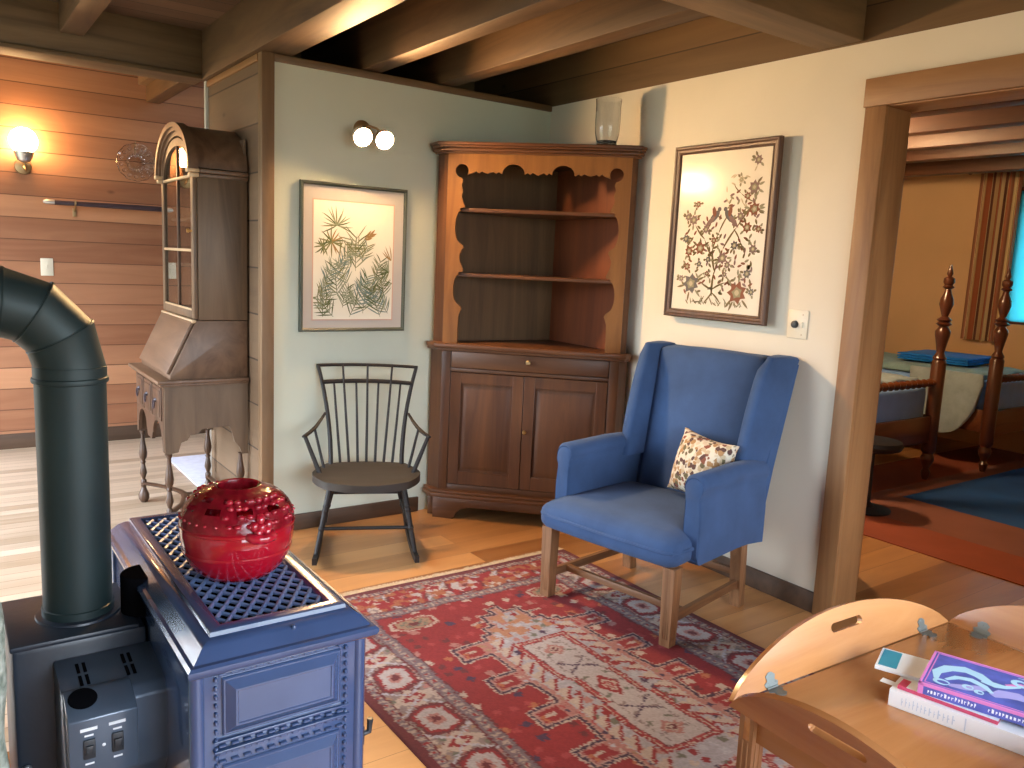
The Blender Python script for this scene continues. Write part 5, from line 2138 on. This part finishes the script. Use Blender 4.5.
tube(b, [(0.07, -0.05, 0.0), (0.6, -0.05, 0.004), (1.05, -0.05, 0.006)], [0.016, 0.019, 0.02], 12)
fin('shaft', b, M['rod_dark'], rd)
b = B()
tube(b, [(0.0, -0.05, 0.002), (0.02, -0.05, 0.002), (0.07, -0.05, 0.001)], [0.010, 0.0175, 0.0175], 12)
fin('ferrule', b, M['steel'], rd)
for x in (0.20, 0.86):
    b = B()
    tube(b, [(x, -0.002, -0.05), (x, -0.02, -0.035), (x, -0.05, -0.022), (x, -0.073, 0.0), (x, -0.07, 0.02)], 0.006, 8)
    box(b, (x - 0.012, -0.006, -0.09), (x + 0.012, 0.0, -0.03), 0.002)
    fin('bracket', b, M['old_brass'], rd)

# thin pale lavender slab on the hall floor
M['hall_floor_patch'] = plain('pale_hall_patch', (0.60, 0.61, 0.72), 0.95, vary=0.08, vscale=30, bump=0.4, bscale=300)
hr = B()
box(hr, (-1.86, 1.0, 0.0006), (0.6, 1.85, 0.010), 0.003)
tag(fin('hall_floor_patch', hr, M['hall_floor_patch']), 'pale lavender white patch on the hall floor behind the secretary desk', 'rug')

# ------------------------------------------------------------------ secretary desk
sd = root('secretary_desk', (-1.806, 0.55, 0.0016), 90, 'narrow antique secretary desk with arched glass door, slant front and turned legs', 'desk')
# local: x along the wall (+x away from the camera), y forward into the room
HW = 0.345
b = B()
ap = [(0.425, 0.79), (0.0, 0.79), (0.0, 0.40), (0.03, 0.40), (0.045, 0.44), (0.07, 0.47), (0.085, 0.53), (0.10, 0.56), (0.24, 0.555), (0.265, 0.53), (0.30, 0.525), (0.315, 0.50), (0.345, 0.49), (0.36, 0.44), (0.425, 0.43)]
prism(b, ap, -HW, -HW + 0.018, YZ)
fin('side_apron', b, M['sec_z'], sd)
b = B()
prism(b, ap, HW - 0.018, HW, YZ)
fin('side_apron', b, M['sec_z'], sd)
b = B()
fa_ = [(-0.33, 0.79), (-0.33, 0.44), (-0.30, 0.44), (-0.29, 0.50)] + arc(-0.18, 0.50, 0.10, 180, 0, 10, 0.085) + [(-0.07, 0.50), (-0.05, 0.46), (0.05, 0.46), (0.07, 0.50)] + arc(0.18, 0.50, 0.10, 180, 0, 10, 0.085) + [(0.29, 0.50), (0.30, 0.44), (0.33, 0.44), (0.33, 0.79)]
prism(b, fa_, 0.410, 0.427, XZ)
fin('front_apron', b, M['sec_dark'], sd)
for k, x in enumerate((-0.205, 0.0, 0.205)):
    b = B()
    box(b, (x - 0.092, 0.423, 0.60), (x + 0.092, 0.434, 0.775), 0.004)
    box(b, (x - 0.075, 0.429, 0.617), (x + 0.075, 0.438, 0.758), 0.003)
    dw = fin('drawer', b, M['sec_dark'], sd)
    b = B()
    lathe(b, [(0.014, 0), (0.012, 0.004), (0.005, 0.010), (0.0, 0.012)], 14, T(x, 0.438, 0.70) @ RX(-90))
    tube(b, [(x + 0.02 * math.sin(2 * PI * i / 14), 0.449, 0.678 - 0.022 * math.cos(2 * PI * i / 14)) for i in range(15)], 0.0035, 8)
    fin('drop_handle', b, M['rod_dark'], dw)
b = B()
box(b, (-HW - 0.02, 0.0, 0.79), (HW + 0.02, 0.448, 0.803), 0.004)
box(b, (-HW - 0.03, 0.0, 0.803), (HW + 0.03, 0.462, 0.822), 0.005)
fin('stand_top', b, M['sec_x'], sd)
LP = [(0.016, 0.43), (0.016, 0.42), (0.010, 0.405), (0.012, 0.37), (0.018, 0.33), (0.023, 0.295), (0.020, 0.27), (0.010, 0.25), (0.016, 0.24), (0.010, 0.23), (0.016, 0.20), (0.020, 0.175), (0.012, 0.15), (0.009, 0.14), (0.016, 0.13), (0.016, 0.10), (0.012, 0.088), (0.020, 0.070), (0.030, 0.045), (0.030, 0.022), (0.020, 0.003), (0.015, 0.0)]
for x in (-HW + 0.022, HW - 0.022):
    for y in (0.035, 0.402):
        b = B()
        pr = [(r_, z) for r_, z in LP]
        if y < 0.1:
            pr = [(0.014, 0.40)] + pr[2:]
        lathe(b, pr[::-1], 14, T(x, y, 0))
        fin('leg', b, M['sec_dark'], sd, 40)
b = B()
xx = HW - 0.022
pts_f = [(-xx, 0.402, 0.112), (-xx * 0.55, 0.30, 0.112), (-xx * 0.2, 0.26, 0.112), (0, 0.25, 0.112), (xx * 0.2, 0.26, 0.112), (xx * 0.55, 0.30, 0.112), (xx, 0.402, 0.112)]
tube(b, pts_f, 0.022, 8, flat=0.4, up=(0, 0, 1))
tube(b, [(-xx, 0.035, 0.112), (xx, 0.035, 0.112)], 0.016, 8, flat=0.5, up=(0, 0, 1))
tube(b, [(0, 0.035, 0.112), (0, 0.25, 0.112)], 0.016, 8, flat=0.5, up=(0, 0, 1))
fin('stretcher', b, M['sec_dark'], sd)
# desk case with sloping sides
slope = [(0.0, 0.822), (0.395, 0.822), (0.395, 0.845), (0.262, 1.125), (0.0, 1.125)]
b = B()
prism(b, slope, -HW, HW, YZ, 0, 0.003)
fin('desk_case', b, M['sec_x'], sd)
b = B()
n_ = V((0.28, 0.133)).normalized()
q0, q1 = V((0.398, 0.848)), V((0.270, 1.118))
prism(b, [(q0.x, q0.y), (q0.x + n_.x * 0.014, q0.y + n_.y * 0.014), (q1.x + n_.x * 0.014, q1.y + n_.y * 0.014), (q1.x, q1.y)], -HW + 0.012, HW - 0.012, YZ, 0, 0.003)
ff = fin('fall_front', b, M['sec_x'], sd)
b = B()
box(b, (-HW + 0.002, 0.262, 1.112), (HW - 0.002, 0.285, 1.128), 0.003)
fin('lip_moulding', b, M['gold_paint'], sd)
# bookcase
ZB, ZS2 = 1.128, 1.86
b = B()
box(b, (-HW, 0.0, ZB), (-HW + 0.02, 0.25, ZS2), 0.002)
box(b, (HW - 0.02, 0.0, ZB), (HW, 0.25, ZS2), 0.002)
box(b, (-HW + 0.02, 0.0, ZB), (HW - 0.02, 0.012, ZS2 + 0.2), 0.0)
box(b, (-HW + 0.02, 0.012, ZB), (HW - 0.02, 0.24, ZB + 0.018), 0.0)
fin('upper_case', b, M['sec_z'], sd)
for z in (1.39, 1.64):
    b = B()
    box(b, (-HW + 0.02, 0.012, z), (HW - 0.02, 0.22, z + 0.015), 0.0)
    fin('shelf', b, M['sec_x'], sd)


def arch(hw, h, z0, n=22):
    return [(hw * math.cos(PI * i / n), z0 + h * math.sin(PI * i / n)) for i in range(n + 1)]


# barrel roof shell
out, inn = arch(HW + 0.004, 0.235, 1.895), arch(HW - 0.018, 0.214, 1.895)
b = B()
prism(b, out + inn[::-1], 0.0, 0.262, XZ)
prism(b, inn, 0.0, 0.012, XZ)
fin('barrel_top', b, M['sec_x'], sd, 30)
# mouldings round the arch on the front
b = B()
for (hw_, h_, hw2, h2, d0, d1) in ((0.372, 0.258, 0.345, 0.232, 0.255, 0.300), (0.357, 0.243, 0.325, 0.214, 0.25, 0.288), (0.335, 0.222, 0.300, 0.190, 0.25, 0.275)):
    o_, i_ = arch(hw_, h_, 1.885), arch(hw2, h2, 1.885)
    prism(b, o_ + i_[::-1], d0, d1, XZ)
fin('arch_moulding', b, M['sec_x'], sd, 30)
for s in (-1, 1):
    b = B()
    box(b, (s * 0.372 if s < 0 else 0.325, 0.245, 1.868), (-0.325 if s < 0 else 0.372, 0.304, 1.888), 0.004)
    box(b, (s * 0.362 if s < 0 else 0.325, 0.245, 1.846), (-0.325 if s < 0 else 0.362, 0.292, 1.866), 0.004)
    fin('impost', b, M['gold_paint'], sd, label='pale gilt moulding block')
for s in (-1, 1):
    b = B()
    x0, x1 = (-HW - 0.026, -HW - 0.001) if s < 0 else (HW + 0.001, HW + 0.026)
    box(b, (x0, 0.0, 1.868), (x1, 0.245, 1.888), 0.004)
    box(b, (x0 + 0.008 if s < 0 else x0, 0.0, 1.848), (x1 if s < 0 else x1 - 0.008, 0.245, 1.866), 0.003)
    fin('side_moulding', b, M['sec_x'], sd)
# arched glazed door
b = B()
DWD = HW - 0.004
box(b, (-DWD, 0.252, ZB + 0.004), (-DWD + 0.05, 0.272, 1.86), 0.003)
box(b, (DWD - 0.05, 0.252, ZB + 0.004), (DWD, 0.272, 1.86), 0.003)
box(b, (-DWD + 0.05, 0.252, ZB + 0.004), (DWD - 0.05, 0.272, ZB + 0.055), 0.003)
prism(b, arch(DWD - 0.03, 0.205, 1.86) + arch(DWD - 0.06, 0.165, 1.86)[::-1], 0.25, 0.272, XZ)
dd = fin('door', b, M['sec_z'], sd, 30)
b = B()
box(b, (-0.011, 0.254, ZB + 0.055), (0.011, 0.268, 2.03), 0.002)
fin('muntin', b, M['sec_dark'], dd)
for z0, z1 in ((1.475, 1.489), (1.848, 1.862), (ZB + 0.045, ZB + 0.055)):
    b = B()
    box(b, (-DWD + 0.05, 0.256, z0), (DWD - 0.05, 0.273, z1), 0.003)
    fin('glazing_bar', b, M['gold_paint'], dd, label='pale gilt bar across the glass')
b = B()
box(b, (-DWD + 0.045, 0.258, ZB + 0.05), (DWD - 0.045, 0.2615, 1.86))
prism(b, arch(DWD - 0.058, 0.168, 1.86), 0.258, 0.2615, XZ)
fin('glass_pane', b, M['pane'], dd)
b = B()
lathe(b, [(0.006, 0.0), (0.005, 0.01), (0.012, 0.018), (0.010, 0.026), (0.0, 0.028)], 14, T(-DWD + 0.025, 0.272, 1.58) @ RX(-90))
fin('knob', b, M['brass'], dd)

# ------------------------------------------------------------------ bedroom
M['bed_wood'] = wood('bed_mahogany', (0.055, 0.014, 0.007), (0.13, 0.040, 0.018), 'Z', 0.28, 10, coat=0.4)
M['bed_wood_x'] = wood('bed_mahogany_x', (0.10, 0.028, 0.011), (0.21, 0.07, 0.026), 'X', 0.3, 10, coat=0.4)
M['sheet'] = fabric('blue_sheet', (0.27, 0.48, 0.98), 0.08, 9)
M['cover_grey'] = fabric('grey_coverlet', (0.36, 0.45, 0.50), 0.12, 12)
M['cover_aqua'] = fabric('aqua_coverlet', (0.26, 0.42, 0.46), 0.14, 12)
M['bright_blue'] = fabric('bright_blue_blanket', (0.015, 0.20, 0.72), 0.15, 12)
POST = [(r_ * 1.22, z_) for r_, z_ in [(0.016, 0.0), (0.022, 0.02), (0.028, 0.06), (0.016, 0.085), (0.022, 0.10), (0.036, 0.14), (0.040, 0.17), (0.030, 0.20), (0.038, 0.215), (0.042, 0.23), (0.042, 0.90), (0.034, 0.915), (0.040, 0.93), (0.022, 0.97), (0.030, 1.03), (0.042, 1.10), (0.044, 1.13), (0.024, 1.165), (0.046, 1.185), (0.030, 1.20), (0.044, 1.215), (0.018, 1.24), (0.030, 1.29), (0.040, 1.33), (0.036, 1.37), (0.022, 1.41), (0.016, 1.44), (0.034, 1.455), (0.022, 1.47), (0.032, 1.49), (0.030, 1.52), (0.012, 1.535), (0.018, 1.555), (0.012, 1.585), (0.004, 1.62)]]


def bed(name, label, x0, x1, yf, yh, cover, z0=0.0085):
    bd2 = root(name, (x0, yf, 0), 0, label, 'bed')
    Wb, Lb = x1 - x0, yh - yf
    for k, (x, y) in enumerate(((0, 0), (Wb, 0), (0, Lb), (Wb, Lb))):
        bb = B()
        zz0 = z0 if y == 0 else 0.0005
        lathe(bb, [(r_, z + zz0) for r_, z in POST], 18, T(x, y, 0))
        fin('post', bb, M['bed_wood'], bd2, 40)
    bb = B()
    rail = [(0.04, 0.030), (0.08, 0.022), (0.12, 0.030), (0.16, 0.020)]
    n2 = 24
    pts2, rs2 = [], []
    for i in range(n2 + 1):
        x = 0.03 + (Wb - 0.06) * i / n2
        pts2.append((x, 0, 0.755))
        rs2.append(0.024 + 0.009 * math.cos(i * PI))
    tube(bb, pts2, rs2, 12)
    fin('foot_rail', bb, M['bed_wood_x'], bd2)
    bb = B()
    box(bb, (0.03, -0.018, 0.30), (Wb - 0.03, 0.018, 0.50), 0.006)
    fin('foot_board', bb, M['bed_wood_x'], bd2)
    for x in (0.0, Wb):
        bb = B()
        box(bb, (x - 0.018, 0.03, 0.32), (x + 0.018, Lb - 0.03, 0.50), 0.005)
        fin('side_rail', bb, M['bed_wood_x'], bd2)
    bb = B()
    prism(bb, [(0.03, 0.4), (Wb - 0.03, 0.4), (Wb - 0.03, 1.0)] + arc(Wb / 2, 1.0, Wb / 2 - 0.03, 0, 180, 12, 0.2) + [(0.03, 1.0)], Lb - 0.015, Lb + 0.015, XZ, 0, 0.004)
    fin('headboard', bb, M['bed_wood_x'], bd2)
    bb = B()
    puff(bb, (0.03, 0.03, 0.40), (Wb - 0.03, Lb - 0.03, 0.74), 0.06, 9)
    mt = fin('mattress', bb, M['sheet'], bd2, 60)
    bb = B()

    def cf(p, un):
        p = p + V((Wb / 2, 0.10 + (Lb - 0.2) / 2, 0.745))
        if un.z > 0:
            p.z += 0.012 * math.sin(p.x * 21) * math.sin(p.y * 17)
        return p
    puff(bb, (-(Wb / 2 - 0.015), -(Lb / 2 - 0.12), -0.035), (Wb / 2 - 0.015, Lb / 2 - 0.12, 0.035), 0.03, 14, cf)
    fin('coverlet', bb, cover, bd2, 60)
    return bd2, Wb, Lb


b1, wb1, lb1 = bed('twin_bed', 'turned four post bed nearer the doorway, with a blue sheet at its foot', 1.96, 2.93, -1.09, 0.95, M['cover_grey'])
b2_, wb2, lb2 = bed('twin_bed', 'turned four post bed nearer the bedroom window, with an aqua coverlet', 3.65, 4.62, -1.18, 0.95, M['cover_aqua'])
bb = B()


def qf(p, un):
    p = p + V((-0.045, 0.36, 0.545))
    k = (1 - abs(un.y) ** 2.2)
    bot = 0.20 + 0.0
    t = (1 - un.z) / 2
    p.z = 0.785 - t * (0.10 + 0.42 * max(0.0, k) ** 0.6)
    p.x += 0.012 * math.sin(p.y * 30) * t
    return p


puff(bb, (-0.02, -0.30, -0.2), (0.02, 0.30, 0.2), 0.02, 13, qf)
fin('hanging_quilt', bb, M['cover_grey'], b2_, 60, label='grey quilt hanging over the side')
# folded blankets


def blanket(name, label, c, sx, sy, h, rz):
    o = root(name, c, rz, label, 'blanket')
    bb = B()
    for i in range(3):
        z0, z1 = h * i / 3, h * (i + 1) / 3

        def ff2(p, un, i=i, z0=z0, z1=z1):
            return p + V((0.006 * (i - 1), 0.008 * math.sin(p.x * 20 + i), (z0 + z1) / 2))
        puff(bb, (-sx / 2, -sy / 2, -(z1 - z0) / 2), (sx / 2, sy / 2, (z1 - z0) / 2), (z1 - z0) / 2, 7, ff2)
    fin('folds', bb, M['bright_blue'], o, 60)
    return o


blanket('folded_blanket', 'bright blue blanket folded on the bed nearer the window', (4.28, -0.48, 0.797), 0.66, 0.60, 0.062, 6)
blanket('folded_blanket', 'small bright blue blanket at the foot of the bed nearer the doorway', (2.24, -0.82, 0.797), 0.30, 0.22, 0.07, 0)
# round dark stool by the bed
sl = root('stool', (1.73, -1.33, 0.0085), 0, 'round black pedestal stool at the foot of the bed, half hidden by the doorway', 'stool')
b = B()
lathe(b, [(0.0, 0.40), (0.13, 0.40), (0.17, 0.415), (0.185, 0.44), (0.175, 0.465), (0.10, 0.475), (0.0, 0.472)], 28)
fin('seat', b, M['black_paint'], sl)
b = B()
lathe(b, [(0.0, 0.0), (0.15, 0.0), (0.155, 0.012), (0.05, 0.03), (0.025, 0.06), (0.022, 0.39), (0.05, 0.405), (0.0, 0.405)], 24)
fin('pedestal', b, M['black_paint'], sl)
# bedroom carpet
M['carpet_red'] = plain('terracotta_carpet', (0.30, 0.068, 0.03), 0.95, vary=0.10, vscale=3, bump=0.3, bscale=300)
M['carpet_blue'] = plain('blue_carpet_field', (0.012, 0.075, 0.26), 0.95, vary=0.25, vscale=2, bump=0.3, bscale=300)
M['carpet_rose'] = plain('rose_carpet_band', (0.25, 0.09, 0.06), 0.95, vary=0.1, vscale=3)
cr = root('bedroom_carpet', (2.9, -2.4, 0), 0, 'terracotta carpet with a dark blue centre on the bedroom floor', 'rug')
b = B()
box(b, (-1.655, -1.7, 0.0004), (1.85, 1.75, 0.007), 0.002)
fin('border', b, M['carpet_red'], cr)
b = B()
box(b, (-1.20, -1.35, 0.0068), (1.5, 1.28, 0.0076), 0)
fin('band', b, M['carpet_rose'], cr)
b = B()
box(b, (-0.62, -1.0, 0.0074), (1.30, 1.12, 0.0082), 0)
fin('centre_field', b, M['carpet_blue'], cr)
# curtain at the bedroom window
mc, nt, p = nodes('striped_curtain')
tc = N(nt, 'ShaderNodeTexCoord')
sp3 = N(nt, 'ShaderNodeSeparateXYZ')
nt.links.new(tc.outputs['Object'], sp3.inputs[0])
mm = N(nt, 'ShaderNodeMath', operation='MULTIPLY')
mm.inputs[1].default_value = 11.0
nt.links.new(sp3.outputs['Y'], mm.inputs[0])
fr_ = N(nt, 'ShaderNodeMath', operation='FRACT')
nt.links.new(mm.outputs[0], fr_.inputs[0])
rc = ramp(nt, [(0.0, (0.40, 0.13, 0.06)), (0.28, (0.56, 0.42, 0.22)), (0.48, (0.16, 0.07, 0.05)), (0.60, (0.62, 0.50, 0.28)), (0.8, (0.34, 0.15, 0.09))])
rc.color_ramp.interpolation = 'CONSTANT'
nt.links.new(fr_.outputs[0], rc.inputs[0])
nt.links.new(rc.outputs[0], p.inputs['Base Color'])
p.inputs['Roughness'].default_value = 0.9
M['curtain'] = mc
cu = root('curtain', (4.74, -0.36, 0), 0, 'rust and cream striped curtain gathered beside the bedroom window', 'curtain')
b = B()
n2 = 60
for zs in (0,):
    lo_, hi_ = [], []
    front, backs = [], []
    for i in range(n2 + 1):
        y = -0.36 * i / n2
        x = 0.028 * math.sin(i / n2 * 2 * PI * 5) + 0.006 * math.sin(i * 1.7)
        front.append((x, y))
    poly = [(x - 0.003, y) for x, y in front] + [(x + 0.003, y) for x, y in front[::-1]]
    prism(b, poly, 0.98, 2.50)
fin('cloth', b, M['curtain'], cu, 60)
b = B()
tube(b, [(0.0, 0.10, 2.515), (0.0, -2.0, 2.515)], 0.012, 10)
sphere(b, (0.0, 0.10, 2.515), 0.022)
fin('rod', b, M['bed_wood'], cu)
# added blind: its colour carries the pane's cyan glow and it dims the light
mb, nt, p = nodes('window_glow_blind')
p.inputs['Base Color'].default_value = (0.10, 0.52, 0.60, 1)
p.inputs['Roughness'].default_value = 0.8
tr = N(nt, 'ShaderNodeBsdfTranslucent')
tr.inputs['Color'].default_value = (0.16, 0.55, 0.62, 1)
ms_ = N(nt, 'ShaderNodeMixShader')
ms_.inputs[0].default_value = 0.6
nt.links.new(p.outputs[0], ms_.inputs[1])
nt.links.new(tr.outputs[0], ms_.inputs[2])
nt.links.new(ms_.outputs[0], nt.nodes['Material Output'].inputs[0])
wbl = root('window_blind', (4.785, -1.22, 0), 0, 'turquoise blind added to carry the glow of the bedroom window', 'blind')  # added blind, stands in for the glowing pane
b = B()
box(b, (-0.001, -0.55, 1.17), (0.001, 0.53, 2.34))
fin('added_blind_cloth', b, mb, wbl)
b = B()
tube(b, [(-0.005, -0.56, 2.35), (-0.005, 0.54, 2.35)], 0.018, 12)
fin('added_blind_roller', b, M['bed_wood'], wbl)
b = B()
box(b, (-0.006, -0.55, 1.155), (0.006, 0.53, 1.175), 0.002)
fin('added_blind_bar', b, M['bed_wood'], wbl)

# unseen globe lamp added to brighten the bedroom
lp_ = root('added_bedroom_lamp', (1.55, -0.70, 2.63), 0, 'unseen white globe lamp added to brighten the bedroom', 'lamp')
b = B()
lathe(b, [(0.0, 0.0), (0.05, 0.0), (0.045, -0.02), (0.008, -0.03), (0.006, -0.20), (0.03, -0.21), (0.035, -0.235), (0.0, -0.235)], 20)
fin('added_lamp_rose', b, M['brass'], lp_)
b = B()
sphere(b, (0, 0, -0.345), 0.115)
fin('globe', b, lamp('added_globe', (1.0, 0.66, 0.34), 260), lp_)

for o_ in list(bpy.data.objects):
    if o_.parent is None and o_.get('category'):
        g_ = {'book': 'books piled on the butler table', 'bed': 'twin beds in the bedroom', 'blanket': 'blue blankets on the twin beds', 'picture': 'framed pictures on the walls', 'switch': 'wall switches'}.get(o_['category'])
        if g_:
            o_['group'] = g_
